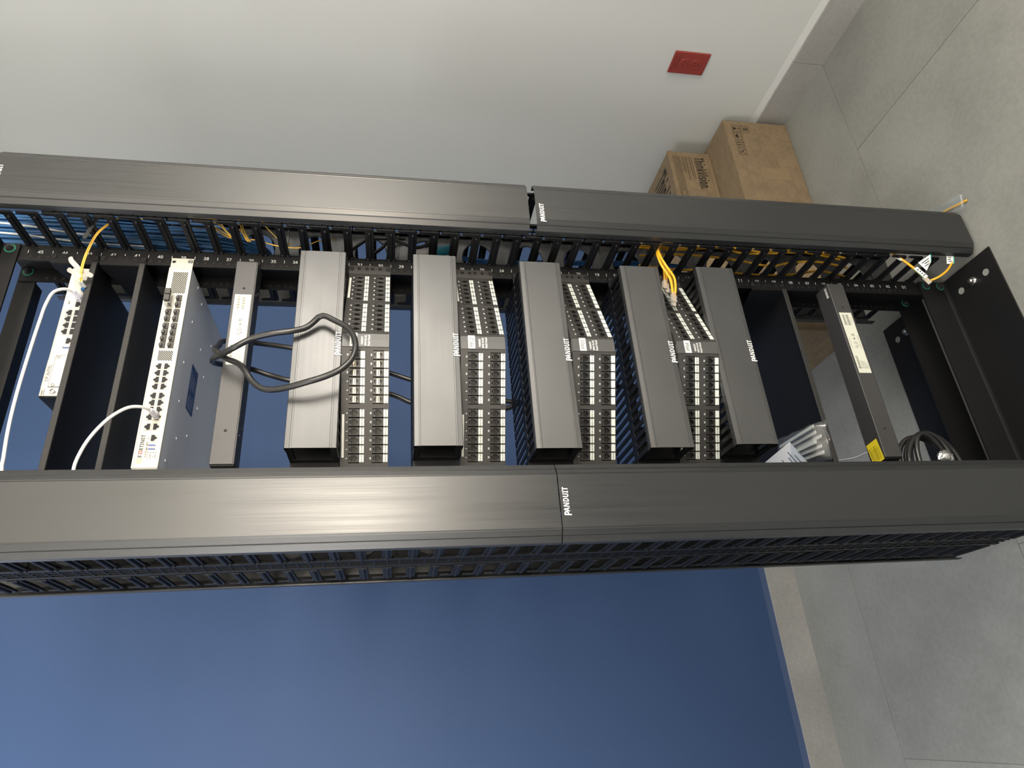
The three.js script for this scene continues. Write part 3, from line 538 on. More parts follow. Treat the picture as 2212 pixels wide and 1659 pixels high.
  txt('F', 0.0042, 0.0066, -0.1935, B + 0.0330, M.printDark); txt('RTINET', 0.0295, 0.0066, -0.1675, B + 0.0330, M.printDark);
  { const g = []; for (let i = 0; i < 3; i++) for (let j = 0; j < 3; j++) if (i !== 1 || j !== 1) g.push(box(-0.1898 + i * 0.0024, -0.1898 + i * 0.0024 + 0.0019, B + 0.0299 + j * 0.0024, B + 0.0299 + j * 0.0024 + 0.0019, fz, fz + 0.0003)); mesh('logo_mark', g, M.red, f); }
  txt('FortiGate 600F', 0.029, 0.004, -0.1803, B + 0.0247, M.printDark, sans);
  { const g = []; for (let i = 0; i < 3; i++) g.push(box(-0.2065 + i * 0.0034, -0.2065 + i * 0.0034 + 0.0012, B + 0.0275, B + 0.0378, fz, fz + 0.0003)); mesh('logo_bars', g, M.green, f); }
  ['STATUS', 'ALARM', 'HA', 'POWER'].forEach((s, i) => { const t = txt(s, 0.0016 * s.length, 0.0018, -0.1945, B + 0.0205 - i * 0.0042, M.printDark, sans); const d = mesh('indicator', box(-0.0007, 0.0007, -0.0007, 0.0007, 0, 0.0003), M.printDark, f); d.position.set(-0.187, B + 0.0205 - i * 0.0042, fz); });
  ['CONSOLE'].forEach(s => txt(s, 0.0072, 0.0013, -0.1588, B + 0.0238, M.printDark, sans));
  txt('USB', 0.003, 0.0014, -0.1722, B + 0.0245, M.printDark, sans); txt('USB', 0.003, 0.0014, -0.1795, B + 0.0243, M.printDark, sans);
  for (let k = 0; k < 8; k++) { const x = (k < 4 ? -0.0125 - k * 0.01435 : -0.0745 - (k - 4) * 0.01435); txt(String(k * 2 + 1), 0.0014, 0.0018, x, B + 0.0376, M.printDark, sans); txt(String(k * 2 + 2), 0.0014, 0.0018, x, B + 0.0068, M.printDark, sans); }
  // blue information sticker and rivets on the underside
  const st = canvasTex(512, 128, (x, w, h) => { x.fillStyle = '#2c4a80'; x.fillRect(0, 0, w, h); x.strokeStyle = '#b9c8e6'; x.fillStyle = '#c9d6ee'; x.font = '15px sans-serif'; for (let i = 0; i < 6; i++) { x.fillRect(20, 16 + i * 17, 130 + (i * 47) % 60, 4); x.fillRect(250, 16 + i * 17, 200 - (i * 31) % 90, 4); } x.lineWidth = 2; x.strokeRect(210, 12, 28, 28); x.strokeRect(470, 60, 26, 50); });
  const und = mesh('underside_sticker', new THREE.PlaneGeometry(0.1, 0.047).rotateX(Math.PI / 2), printed(st), f); und.position.set(-0.004, B + 0.0004, -0.116);
  const rv = []; for (const [x, z] of [[0.205, -0.05], [0.19, -0.09], [0.12, -0.05], [0.1, -0.13], [0.06, -0.18], [-0.02, -0.17], [-0.06, -0.05], [-0.1, -0.13], [-0.13, -0.07], [-0.17, -0.14], [-0.19, -0.03], [-0.2, -0.1], [0.15, -0.2], [0.02, -0.04]]) rv.push(at(new THREE.CylinderGeometry(0.0022, 0.003, 0.0012, 10), x, B, z));
  mesh('rivet', rv, M.grayMetal, f);
}

// ------------------------------------------------------------------ small white router on the upper shelf
{
  const B = U(42) + 0.003, Tp = B + 0.0440, fz = -0.002, xl = -0.0757, xr = 0.21;
  const r = thing('router', 'small white router with rounded black casing on the upper shelf, lettered CP AXTEL', 'router');
  mesh('casing', [boxUV(prep(box(xl - 0.001, xr, B, Tp, -0.17, fz - 0.001, 0.003)))], M.powder, r);
  mesh('front_panel', extrude([[xl + 0.002, B + 0.001], [xr - 0.001, B + 0.001], [xr - 0.001, Tp - 0.0015], [xl + 0.002, Tp - 0.0015]], 'z', fz - 0.002, fz + 0.0006, 0.0004), M.cream, r);
  const z = fz + 0.0006;
  for (let k = 0; k < 4; k++) { port(r, 0.1045 - k * 0.0142, B + 0.0277, z, true, M.steel); port(r, 0.1045 - k * 0.0142, B + 0.0143, z, false, M.steel); }
  mesh('port_divider', box(0.0538, 0.1117, B + 0.0198, B + 0.0228, z, z + 0.0012), M.creamDark, r);
  port(r, 0.0415, B + 0.0165, z, false, M.steel); port(r, 0.124, B + 0.0165, z, false, M.steel); port(r, 0.1375, B + 0.0165, z, false, M.steel); usb(r, 0.0272, B + 0.018, z);
  { const c = mesh('module_cage', [box(-0.0075, 0.0075, -0.006, 0.006, 0, 0.002)], M.steel, r); c.position.set(0.1565, B + 0.0125, z); const c2 = mesh('module_cage', [box(-0.0075, 0.0075, -0.006, 0.006, 0, 0.0012)], M.dust, r); c2.position.set(0.1725, B + 0.0125, z); }
  mesh('slot_cover', extrude([[-0.0555, B + 0.004], [0.0095, B + 0.004], [0.0095, B + 0.0295], [0.0085, B + 0.0305], [-0.0545, B + 0.0305], [-0.0555, B + 0.0295]], 'z', z, z + 0.001, 0.0004), M.cream, r);
  mesh('slot_seam', [box(-0.0565, -0.0553, B + 0.003, B + 0.031, z, z + 0.0004), box(0.0093, 0.0103, B + 0.003, B + 0.031, z, z + 0.0004), box(-0.0565, 0.0103, B + 0.0303, B + 0.0312, z, z + 0.0004)], M.printDark, r);
  for (const [x, y] of [[0.0062, 0.0258], [-0.052, 0.0235]]) { const s = mesh('screw', screwGeo.clone().scale(0.75, 0.75, 0.8), M.steel, r); s.position.set(x, B + y, z + 0.001); }
  { const s = mesh('ground_screw', screwGeo.clone().scale(1.2, 1.2, 1.3), M.steel, r); s.position.set(-0.0645, B + 0.0215, z); const w = mesh('washer', washerGeo.clone().scale(0.68, 0.68, 0.5), M.steel, s); w.position.z = 0; }
  const lab = mesh('name_label', box(-0.058, 0.0, B + 0.0325, B + 0.0425, z, z + 0.0003), M.cream, r);
  const tx = (s, w, h, x, y, font = sans) => { const t = mesh('lettering', fitText(text(s, 0.006, font), w, h), M.printDark, r); t.position.set(x, y, z + 0.0004); };
  tx('CP AXTEL', 0.0345, 0.0058, -0.027, B + 0.0362); tx('HUAWEI', 0.0095, 0.0019, -0.0675, B + 0.0385); tx('NetEngine', 0.0115, 0.0019, -0.0665, B + 0.0352); tx('ACT', 0.0085, 0.0035, 0.128, B + 0.033);
}

// ------------------------------------------------------------------ power distribution units
const BAR = canvasTex(1024, 192, (x, w, h) => {
  x.fillStyle = '#eceee2'; x.fillRect(0, 0, w, h); x.fillStyle = '#2a2a28';
  x.font = 'bold 60px sans-serif'; x.fillText('P', 70, 66); x.font = 'bold 46px sans-serif'; x.fillText('ANDUIT', 106, 58); x.font = '16px sans-serif';
  for (let i = 0; i < 7; i++) x.fillText(['18900 Series Drive', 'Power Distribution', 'Input 120V 60Hz', 'Output 120V 15A', 'Model P-Unit 1U', 'Made in China', 'UL Listed'][i], 70, 84 + i * 16);
  x.font = '17px sans-serif'; x.fillText('Power Distribution Unit', 400, 34); x.fillText('CONFORMS TO UL STD 60950', 400, 172);
  x.lineWidth = 5; x.strokeStyle = '#2a2a28'; x.beginPath(); x.arc(500, 104, 20, 0, 7); x.stroke(); x.beginPath(); x.arc(430, 96, 15, 0, 7); x.stroke(); x.strokeRect(620, 84, 30, 36); x.fillRect(628, 92, 12, 12); x.fillRect(560, 84, 8, 36); x.fillRect(574, 92, 12, 26); x.fillRect(448, 120, 14, 14);
  for (const [y, hh, a] of [[34, 34, 1], [92, 36, 7]]) for (let i = 0, px = 800; px < 985; i++) { const bw = 2 + ((i * 7 + a * 3) * 13 % 5); if (i % 2) x.fillRect(px, y, bw, hh); px += bw; }
  x.font = '13px sans-serif'; x.fillText('P/N 100-240', 805, 84); x.fillText('S/N 2304051 / 12', 805, 146); x.fillText('Made in China', 860, 168);
});
M.barLabel = printed(BAR, { roughness: 0.5, color: lin(0.68, 0.68, 0.66) });
function pdu(u, label, fz) {
  const m = thing('power_strip', label, 'power strip', [0, U(u - 1), 0]);
  const H = UNIT - 0.0015;
  mesh('body', boxUV(prep(extrude([[0.001, -0.012], [H, -0.012], [H, fz - 0.001], [H - 0.001, fz], [0.004, fz], [0.0036, fz - 0.0012], [0.0022, fz - 0.0012], [0.0018, fz - 0.0003], [0.001, fz - 0.001]].reverse(), 'x', -0.2195, 0.2195, 0.0005))), M.pduMetal, m);
  for (const s of [-1, 1]) { mesh('mounting_ear', boxUV(box(s > 0 ? 0.2195 : -0.2413, s > 0 ? 0.2413 : -0.2195, 0.0015, H, 0.0005, 0.0028, 0.0006)), M.powder, m); const b = mesh('screw', screwGeo, M.darkSteel, m); b.position.set(s * 0.2325, 0.0064, 0.0028); mesh('end_cap', box(s * 0.2206 - 0.0011, s * 0.2206 + 0.0011, 0.002, H - 0.001, -0.011, fz - 0.003), M.black, m); }
  const l = mesh('rating_label', faceUV(box(-0.0205, 0.1385, 0.0065, 0.0375, fz, fz + 0.0003), -0.0205, 0.1385, 0.0065, 0.0375), M.barLabel, m);
  for (const x of [0.1535, -0.1555]) { const h = mesh('rivet', [at(new THREE.TorusGeometry(0.0021, 0.0007, 6, 12), x, 0.0225, fz), at(cyl(0.0018, 0.0004, 10), x, 0.0225, fz)], M.black, m); }
  for (const [x, z] of [[0.16, 0.0], [0.145, 0.016], [-0.14, 0.0], [-0.16, 0.016]]) for (const y of [H, 0.001]) mesh('rivet', at(new THREE.CylinderGeometry(0.0014, 0.0014, 0.001, 8), x, y, z), M.steel, m);
  return m;
}
const pdu1 = pdu(36, 'black one unit power strip under the firewall, a black cord looped over its rating label', 0.0295);
const pdu2 = pdu(6, 'black one unit power strip near the floor with white rating label and yellow sticker', 0.035);
{
  const H = UNIT - 0.0015;
  const lg = mesh('logo', logoGeo(0.028, 0.0085).rotateX(-Math.PI / 2), M.print, pdu2); lg.position.set(0.2, H + 0.0001, 0.024);
  const st = canvasTex(256, 192, (x, w, h) => { x.fillStyle = '#d3c127'; x.fillRect(0, 0, w, h); x.fillStyle = '#4a4410'; for (let i = 0; i < 8; i++) x.fillRect(24 + (i % 2) * 6, 20 + i * 20, 180 - (i * 37) % 70, i % 4 ? 5 : 9); });
  const s = mesh('warning_sticker', (() => { const g = new THREE.PlaneGeometry(0.048, 0.036).rotateX(-Math.PI / 2).rotateY(0.1); return g; })(), printed(st), pdu2); s.position.set(-0.2, H + 0.0004, 0.0105);
}

// ------------------------------------------------------------------ cables
function cable(name, label, pts, r, mat, category = 'cable', group) { const m = mesh(name, tube(pts, r), mat); tag(m, label, category, group); return m; }
const dirQuat = (a, b) => new THREE.Quaternion().setFromUnitVectors(V(0, 0, 1), V(b[0] - a[0], b[1] - a[1], b[2] - a[2]).normalize());
{
  const P = [[0.0321, 1.3373, -0.13], [0.0488, 1.3861, -0.13], [0.0843, 1.4924, -0.13], [0.1032, 1.5989, -0.12], [0.1016, 1.665, -0.1], [0.0945, 1.7074, -0.08], [0.0694, 1.7238, -0.04], [0.0366, 1.7178, 0.0], [-0.002, 1.7085, 0.05], [-0.0246, 1.6849, 0.06], [-0.0395, 1.6614, 0.07], [-0.06, 1.6456, 0.085], [-0.0867, 1.6287, 0.09], [-0.1019, 1.6124, 0.095], [-0.1079, 1.594, 0.1], [-0.108, 1.5654, 0.11], [-0.1027, 1.5334, 0.12], [-0.092, 1.4982, 0.125], [-0.0784, 1.4707, 0.13], [-0.0593, 1.4554, 0.13], [-0.0342, 1.4498, 0.128], [-0.0034, 1.4561, 0.122], [0.0184, 1.4714, 0.115], [0.0331, 1.4916, 0.11], [0.0446, 1.5109, 0.107], [0.0435, 1.5194, 0.105], [0.033, 1.5309, 0.1], [0.0227, 1.5438, 0.098], [0.0138, 1.5677, 0.1], [0.0079, 1.5999, 0.1], [-0.001, 1.6363, 0.095], [-0.0183, 1.6673, 0.09], [-0.022, 1.6924, 0.07], [-0.0079, 1.716, 0.03], [0.0049, 1.7261, -0.01], [0.0216, 1.7168, -0.05], [0.0393, 1.6942, -0.09], [0.0438, 1.6752, -0.11], [0.0352, 1.6385, -0.12], [0.0287, 1.5985, -0.13], [0.0143, 1.4895, -0.13], [-0.0027, 1.3856, -0.13], [-0.0236, 1.3376, -0.13], [-0.0443, 1.2299, -0.13], [-0.0349, 1.1311, -0.13], [-0.0175, 1.0929, -0.13], [0.0028, 1.0376, -0.13], [0.02, 0.9, -0.13], [0.03, 0.72, -0.14]];
  P.unshift([-0.02, 1.0, -0.14], [-0.01, 1.15, -0.14], [0.01, 1.25, -0.13]);
  cable('power_cable', 'thick black power cord looping over the front of the upper power strip', P, 0.0056, M.blackCable, 'power cord');
}
const bootGeo = (() => { const g = [box(-0.0058, 0.0058, -0.004, 0.004, 0, 0.012, 0.001), new THREE.CylinderGeometry(0.0035, 0.0062, 0.02, 12).rotateX(Math.PI / 2).translate(0, 0, 0.021)]; for (let k = 0; k < 5; k++) g.push(at(new THREE.TorusGeometry(0.0056 - k * 0.0005, 0.0009, 6, 12), 0, 0, 0.014 + k * 0.0032)); return merge(g); })();
function patchCord(name, label, pts, r, mat, bootMat, jackPoint, category = 'cable') {
  const m = mesh(name, tube(pts, r), mat); tag(m, label, category);
  const e = pts[pts.length - 1], b = mesh('boot', bootGeo, bootMat, m); b.position.set(...jackPoint); b.quaternion.copy(dirQuat(jackPoint, e)); return m;
}
patchCord('patch_cord', 'white network cord arching into the small white router', [[-0.33, 1.95, 0.07], [-0.257, 1.9817, 0.1], [-0.2285, 1.9859, 0.1], [-0.1767, 1.9961, 0.09], [-0.1134, 2.0038, 0.08], [-0.0278, 2.0085, 0.07], [0.0419, 2.0092, 0.065], [0.0849, 2.0093, 0.06], [0.1141, 2.0044, 0.055], [0.1264, 1.9924, 0.047], [0.1296, 1.986, 0.036], [0.1315, 1.983, 0.027]], 0.0029, M.whiteCable, M.boot, [0.1335, 1.9805, 0.003]);
patchCord('patch_cord', 'white network cord plugged into the white firewall appliance', [[-0.33, 1.87, 0.07], [-0.2568, 1.8805, 0.1], [-0.2236, 1.8796, 0.095], [-0.1855, 1.8713, 0.085], [-0.149, 1.853, 0.075], [-0.1264, 1.8325, 0.064], [-0.1200, 1.8185, 0.053], [-0.1186, 1.811, 0.043], [-0.1180, 1.8065, 0.032]], 0.0029, M.whiteCable, M.boot, [-0.1178, 1.8045, 0.006]);
{ // yellow fibre pair with paper flags
  const base = [[0.34, 1.9, 0.0], [0.3181, 1.9285, 0.03], [0.2925, 1.9365, 0.05], [0.257, 1.9598, 0.052], [0.2242, 1.9737, 0.042], [0.1941, 1.9795, 0.036], [0.1702, 1.9807, 0.03], [0.1600, 1.9800, 0.025]];
  const m = mesh('fiber_cord', [tube(base, 0.0013), tube(base.map(([x, y, z], i) => [x, y - 0.0034 + i * 0.0001, z]), 0.0013)], M.fiber); tag(m, 'yellow fiber pair with paper flags plugged into the small router', 'cable');
  const c = mesh('connector', [box(-0.006, 0.006, -0.0035, 0.0035, 0.001, 0.011, 0.0008), box(-0.002, 0.002, 0.0035, 0.006, 0.001, 0.006)], M.blueClip, m); c.position.set(0.1565, 1.9795, 0.0);
  const s = mesh('strain_relief', [at(cyl(0.0028, 0.016, 10, 0.0016), 0.1575, 1.981, 0.019), at(cyl(0.0028, 0.016, 10, 0.0016), 0.1575, 1.9765, 0.019)], M.paper, m);
  for (const q of [[[0.1757, 1.9802, 0.032], [0.186, 1.987, 0.034], [0.198, 1.9985, 0.04], [0.205, 2.0, 0.042]], [[0.168, 1.978, 0.03], [0.174, 1.9925, 0.036], [0.176, 1.9995, 0.042]], [[0.181, 1.978, 0.032], [0.1785, 1.9715, 0.026], [0.176, 1.963, 0.02]]]) {
    const c3 = curve(q), n = 8, w = 0.0048, v = [], ix = [];
    for (let i = 0; i <= n; i++) { const p = c3.getPoint(i / n), t = c3.getTangent(i / n), sd = t.clone().cross(V(0, 0.3, 1)).normalize().multiplyScalar(w * (i === n ? 0.5 : 1)); for (const [a, o] of [[1, 0], [-1, 0]]) v.push(p.x + a * sd.x, p.y + a * sd.y, p.z + a * sd.z); if (i < n) ix.push(i * 2, i * 2 + 1, i * 2 + 2, i * 2 + 1, i * 2 + 3, i * 2 + 2); }
    const g = new THREE.BufferGeometry(); g.setAttribute('position', new THREE.Float32BufferAttribute(v, 3)); g.setIndex(ix); g.computeVertexNormals();
    const fl = mesh('paper_flag', prep(g), FLAG(), m);
  }
}
function FLAG() { return M.flag ??= std({ color: lin(0.42, 0.4, 0.37), roughness: 0.7, side: THREE.DoubleSide, map: canvasTex(64, 64, (x, w, h) => { x.fillStyle = '#fff'; x.fillRect(0, 0, w, h); x.fillStyle = '#888'; for (let i = 0; i < 3; i++) x.fillRect(12, 14 + i * 14, 40 - i * 8, 4); }) }); }
{ // yellow cords hanging out between the fingers, ends bare in clear plugs
  const cords = [
    [[0.33, 0.72, -0.01], [0.3041, 0.7658, 0.03], [0.268, 0.7907, 0.06], [0.23, 0.7944, 0.075], [0.2, 0.7892, 0.07], [0.1795, 0.7888, 0.064]],
    [[0.335, 0.71, 0.0], [0.3041, 0.7669, 0.04], [0.262, 0.7956, 0.072], [0.215, 0.7971, 0.085], [0.182, 0.7843, 0.08], [0.1638, 0.7801, 0.07]],
    [[0.34, 0.73, 0.01], [0.3039, 0.7692, 0.045], [0.255, 0.8033, 0.078], [0.21, 0.8051, 0.09], [0.176, 0.7891, 0.085], [0.1482, 0.785, 0.075]],
    [[0.345, 0.72, 0.0], [0.3038, 0.7703, 0.05], [0.25, 0.8041, 0.085], [0.205, 0.7991, 0.097], [0.178, 0.782, 0.09], [0.1561, 0.7789, 0.08], [0.1407, 0.7805, 0.072]],
    [[0.33, 0.74, 0.0], [0.304, 0.768, 0.035], [0.27, 0.7914, 0.066], [0.232, 0.7951, 0.077], [0.205, 0.7935, 0.073], [0.187, 0.794, 0.068]]];
  cords.forEach((p, i) => {
    const m = mesh('patch_cord', tube(p, 0.0027), M.yellow); tag(m, ['yellow network cord hanging over the PP04 panel, second shortest of five', 'yellow network cord hanging over the PP04 panel, middle one of five', 'yellow network cord hanging over the PP04 panel, second longest of five', 'longest of the five yellow network cords hanging over the PP04 panel', 'shortest of the five yellow network cords hanging over the PP04 panel'][i], 'cable', 'yellow cords hanging over the PP04 panel');
    const a = p[p.length - 1], b = p[p.length - 2];
    const q = mesh('plug', merge([box(-0.0048, 0.0048, -0.0038, 0.0038, 0, 0.021, 0.0008), box(-0.0025, 0.0025, 0.0038, 0.0062, 0.004, 0.018)]), M.clearPlug, m); q.position.set(...a); q.quaternion.copy(dirQuat(b, a));
    const w = mesh('wire_core', box(-0.0038, 0.0038, -0.002, 0.002, 0.001, 0.017), M.yellow, q); const k = mesh('plug_contact', [...Array(8)].map((_, j) => box(-0.0042 + j * 0.0012 - 0.0003, -0.0042 + j * 0.0012 + 0.0003, -0.0041, -0.002, 0.0165, 0.0212)), M.contact, q);
  });
  // tagged yellow cord at the bottom
  const t = mesh('patch_cord', [tube([[0.35, 0.26, 0.03], [0.3276, 0.243, 0.06], [0.2813, 0.2169, 0.09], [0.2477, 0.1792, 0.09], [0.2218, 0.1579, 0.09], [0.2098, 0.1498, 0.09]], 0.0029)], M.yellow);
  tag(t, 'yellow network cord with white flag tags hanging at the foot of the cable manager', 'cable');
  const q = mesh('plug', merge([box(-0.0048, 0.0048, -0.0038, 0.0038, 0, 0.021, 0.0008)]), M.clearPlug, t); q.position.set(0.2098, 0.1498, 0.09); q.quaternion.copy(dirQuat([0.2218, 0.1579, 0.09], [0.2098, 0.1498, 0.09]));
  mesh('wire_core', box(-0.0038, 0.0038, -0.002, 0.002, 0.001, 0.017), M.yellow, q);
  const tagT = canvasTex(128, 64, (x, w, h) => { x.fillStyle = '#f0f2f0'; x.fillRect(0, 0, w, h); x.fillStyle = '#333'; for (let i = 0; i < 4; i++) x.fillRect(16 + (i % 2) * 12, 12 + i * 12, 70 - (i * 23) % 30, 5); x.fillStyle = '#2aa894'; x.fillRect(112, 0, 16, 64); });
  M.tagPaper = printed(tagT, { side: THREE.DoubleSide });
  const quad = (a, b, c, d) => { const g = new THREE.BufferGeometry(); g.setAttribute('position', new THREE.Float32BufferAttribute([...a, ...b, ...c, ...a, ...c, ...d], 3)); g.setAttribute('uv', new THREE.Float32BufferAttribute([0, 0, 1, 0, 1, 1, 0, 0, 1, 1, 0, 1], 2)); g.computeVertexNormals(); return g; };
  mesh('flag_tag', [quad([0.224, 0.1408, 0.096], [0.2493, 0.1219, 0.101], [0.2658, 0.1218, 0.108], [0.2433, 0.1596, 0.1])], M.tagPaper, t);
  mesh('flag_tag', [quad([0.2351, 0.1611, 0.095], [0.229, 0.173, 0.094], [0.2017, 0.1534, 0.094], [0.2091, 0.142, 0.095])], M.tagPaper, t);
  mesh('flag_tag', [tube([[0.258, 0.192, 0.09], [0.267, 0.203, 0.09]], 0.0036)], M.paper, t);
  const t2 = mesh('patch_cord', [tube([[0.2029, 0.1321, 0.085], [0.2072, 0.1155, 0.095], [0.2232, 0.0901, 0.1], [0.2475, 0.0661, 0.1], [0.28, 0.04, 0.09], [0.33, 0.02, 0.07]], 0.0027)], M.yellow); tag(t2, 'short curved yellow cord with teal striped tag near the base bolts', 'cable');
  mesh('flag_tag', [quad([0.2425, 0.0834, 0.102], [0.245, 0.062, 0.102], [0.278, 0.048, 0.102], [0.2719, 0.0726, 0.102])], M.tagPaper, t2);
}
// blue bundle inside the manager beside the gray wall
for (let i = 0; i < 26; i++) {
  const a = (i % 13) / 12, b = Math.floor(i / 13), x = 0.283 + 0.082 * a, z = -0.045 + b * 0.011 + rr(-0.003, 0.003);
  cable('network_cable', 'blue network cable in the bundle running down behind the fingers', [[x + rr(-0.004, 0.004), 2.6 + rr(0, 0.1), z], [x, 2.2, z], [x + rr(-0.005, 0.005), 2.05, z + rr(-0.004, 0.004)], [x - 0.006 + rr(-0.004, 0.004), 1.88, z], [x - 0.012 + rr(-0.005, 0.005), 1.76 - rr(0, 0.02), z - 0.005], [0.3 + 0.035 * a, 1.69 - 0.02 * a, -0.07], [0.3 + 0.035 * a, 1.65, -0.12], [0.3 + 0.03 * a, 1.55, -0.15]], 0.003, M.blueCable, 'cable', 'blue network cables in the rack');
}
for (let i = 0; i < 2; i++) cable('network_cable', 'white wire running along the blue cable bundle above unit 45', [[0.313 - i * 0.022, 2.5, 0.0], [0.3135 - i * 0.024, 2.2, 0.0], [0.314 - i * 0.024, 2.13, -0.005], [0.316 - i * 0.02, 2.02, -0.03], [0.32 - i * 0.02, 1.9, -0.04]], 0.002, M.whiteCable, 'cable', 'white wires above unit 45');
for (let i = 0; i < 3; i++) cable('network_cable', 'blue network cable crossing behind the lower manager fingers', [[0.36, 1.25 - i * 0.01, -0.1 - i * 0.006], [0.351, 1.15, -0.105 - i * 0.006], [0.354, 1.0, -0.1 - i * 0.006], [0.36, 0.85, -0.1 - i * 0.006], [0.3635, 0.72 - i * 0.012, -0.1 - i * 0.006], [0.357, 0.6, -0.11], [0.35, 0.5, -0.14]], 0.003, M.blueCable, 'cable', 'blue network cables in the rack');
// thin yellow fibres looping among the upper fingers
[[[0.31, 1.80, 0.05], [0.3009, 1.7412, 0.055], [0.2862, 1.7236, 0.04], [0.2775, 1.7128, 0.032], [0.287, 1.725, 0.028], [0.306, 1.752, 0.03]],
 [[0.312, 1.79, 0.04], [0.303, 1.745, 0.045], [0.29, 1.727, 0.036], [0.2795, 1.7165, 0.028], [0.29, 1.732, 0.022], [0.309, 1.757, 0.02]],
 [[0.318, 1.74, 0.05], [0.305, 1.6992, 0.055], [0.2919, 1.6951, 0.048], [0.2704, 1.6856, 0.04], [0.2669, 1.6808, 0.034], [0.274, 1.683, 0.03], [0.306, 1.704, 0.025]],
 [[0.318, 1.73, 0.045], [0.306, 1.697, 0.05], [0.294, 1.692, 0.044], [0.273, 1.682, 0.036], [0.2695, 1.677, 0.03], [0.278, 1.681, 0.026], [0.312, 1.699, 0.02]],
 [[0.275, 1.68, 0.03], [0.2759, 1.6696, 0.03], [0.2641, 1.6224, 0.028], [0.2686, 1.5773, 0.02], [0.2893, 1.5405, 0.02], [0.31, 1.51, 0.0]],
 [[0.31, 1.66, 0.06], [0.303, 1.652, 0.05], [0.288, 1.63, 0.03], [0.278, 1.615, 0.02], [0.285, 1.6, 0.01]]].forEach((p, i) => cable('fiber_cord', ['thin yellow fiber loop at unit 38, outer strand of the pair', 'thin yellow fiber loop at unit 38, inner strand of the pair', 'thin yellow fiber loop at unit 37, lower strand of the pair', 'thin yellow fiber loop at unit 37, upper strand of the pair', 'thin yellow fiber running down past units 36 to 33', 'short slanting yellow fiber near unit 35'][i], p, 0.0012, M.fiber, 'cable'));
// yellow cords packed inside the lower part of the same manager
for (let i = 0; i < 4; i++) { const x = 0.3 + 0.018 * i, z = -0.03 + (i % 3) * 0.014; cable('patch_cord', 'yellow network cord packed inside the lower manager behind the fingers', [[x, 0.8, z], [x + rr(-0.01, 0.01), 0.7, z], [x - 0.012 + rr(-0.015, 0.015), 0.61, z + 0.012], [x + rr(-0.015, 0.015), 0.54, z], [x - 0.01 + rr(-0.015, 0.015), 0.47, z + 0.01], [x + rr(-0.015, 0.015), 0.4, z], [x + 0.01, 0.31, z - 0.005], [x, 0.24, z - 0.01]], 0.0028, M.yellow, 'cable', 'yellow cords inside the lower manager'); }
// dark cords and a sleeved splice in the middle of that manager
[[[0.30, 1.49, -0.04], [0.33, 1.462, -0.04], [0.352, 1.44, -0.045], [0.36, 1.40, -0.05]], [[0.29, 1.44, -0.03], [0.32, 1.41, -0.035], [0.35, 1.392, -0.04], [0.362, 1.36, -0.05]], [[0.345, 1.40, -0.02], [0.325, 1.365, -0.02], [0.313, 1.334, -0.018], [0.324, 1.306, -0.018], [0.35, 1.284, -0.02]]].forEach((p, i) => cable('power_cable', ['thin black cord slanting behind the finger at unit 31', 'thin black cord slanting behind the fingers at unit 30', 'thin black cord curving above the white splice near unit 28'][i], p, 0.004, M.blackCable, 'power cord'));
{ const s = mesh('cable_splice', tube([[0.306, 1.345, -0.03], [0.3115, 1.31, -0.03], [0.3145, 1.3, -0.03]], 0.009), M.whiteCable); tag(s, 'white cable splice with teal sleeve behind the fingers near unit 27', 'splice'); mesh('sleeve', at(new THREE.CylinderGeometry(0.0115, 0.0115, 0.045, 16), 0, 0, 0).rotateZ(0.3).translate(0.317, 1.272, -0.03), M.teal, s); }
{ const s = mesh('hook_strap', [boxUV(prep(box(-0.004, 0.004, -0.035, 0.035, -0.001, 0.001, 0.0008)))], M.velcro); s.position.set(0.262, 1.962, 0.07); s.rotation.z = Math.PI / 2 - 0.25; tag(s, 'narrow black hook and loop strap by unit 43', 'strap'); }
{ // coiled cord of the lower power strip
  const P = []; const n = 64;
  for (let i = 0; i <= n; i++) { const t = i / n * Math.PI * 2 * 4.5, k = i / n; P.push([-0.232 + (0.078 - 0.018 * Math.sin(k * 14)) * Math.cos(t) * 1.0, 0.223 + (0.056 - 0.016 * Math.cos(k * 9)) * Math.sin(t), -0.005 + 0.03 * (k - 0.5) + 0.006 * Math.sin(t * 0.7)]); }
  const m = mesh('power_cable', tube(P, 0.0056, 360, 10), M.blackCable); tag(m, 'coiled black power cord hanging below the lowest power strip', 'power cord');
  const tie = mesh('twist_tie', [at(new THREE.IcosahedronGeometry(0.014, 4), 0, 0, 0).scale(1, 1.3, 0.5)], M.foil, m); { const p = tie.geometry.attributes.position; for (let i = 0; i < p.count; i++) { const h = Math.sin(p.getX(i) * 900 + p.getY(i) * 1300 + p.getZ(i) * 700) * 0.0016; p.setXYZ(i, p.getX(i) + h, p.getY(i) - h, p.getZ(i) + h); } tie.geometry.computeVertexNormals(); } tie.position.set(-0.212, 0.2, 0.012);
}
{ const m = mesh('thin_wire', tube([[0.03, 0.0016, -0.66], [0.0077, 0.0016, -0.5961], [-0.0092, 0.0016, -0.5433], [-0.019, 0.0016, -0.5014], [-0.0221, 0.0016, -0.4624], [-0.03, 0.0016, -0.40]], 0.0014), M.whiteCable); tag(m, 'thin white wire lying on the floor behind the rack', 'wire'); }
{ const m = mesh('patch_cord', tube([[0.402, 0.0035, 0.15], [0.4121, 0.0035, 0.1174], [0.4228, 0.0035, 0.0828], [0.428, 0.0035, 0.05]], 0.003), M.yellow); tag(m, 'yellow cord end in clear film on the floor beside the manager', 'cable'); const b = mesh('film', [new RoundedBoxGeometry(0.04, 0.014, 0.1, 2, 0.006)], M.bagFilm, m); b.position.set(0.418, 0.008, 0.1); b.rotation.y = -0.3; }

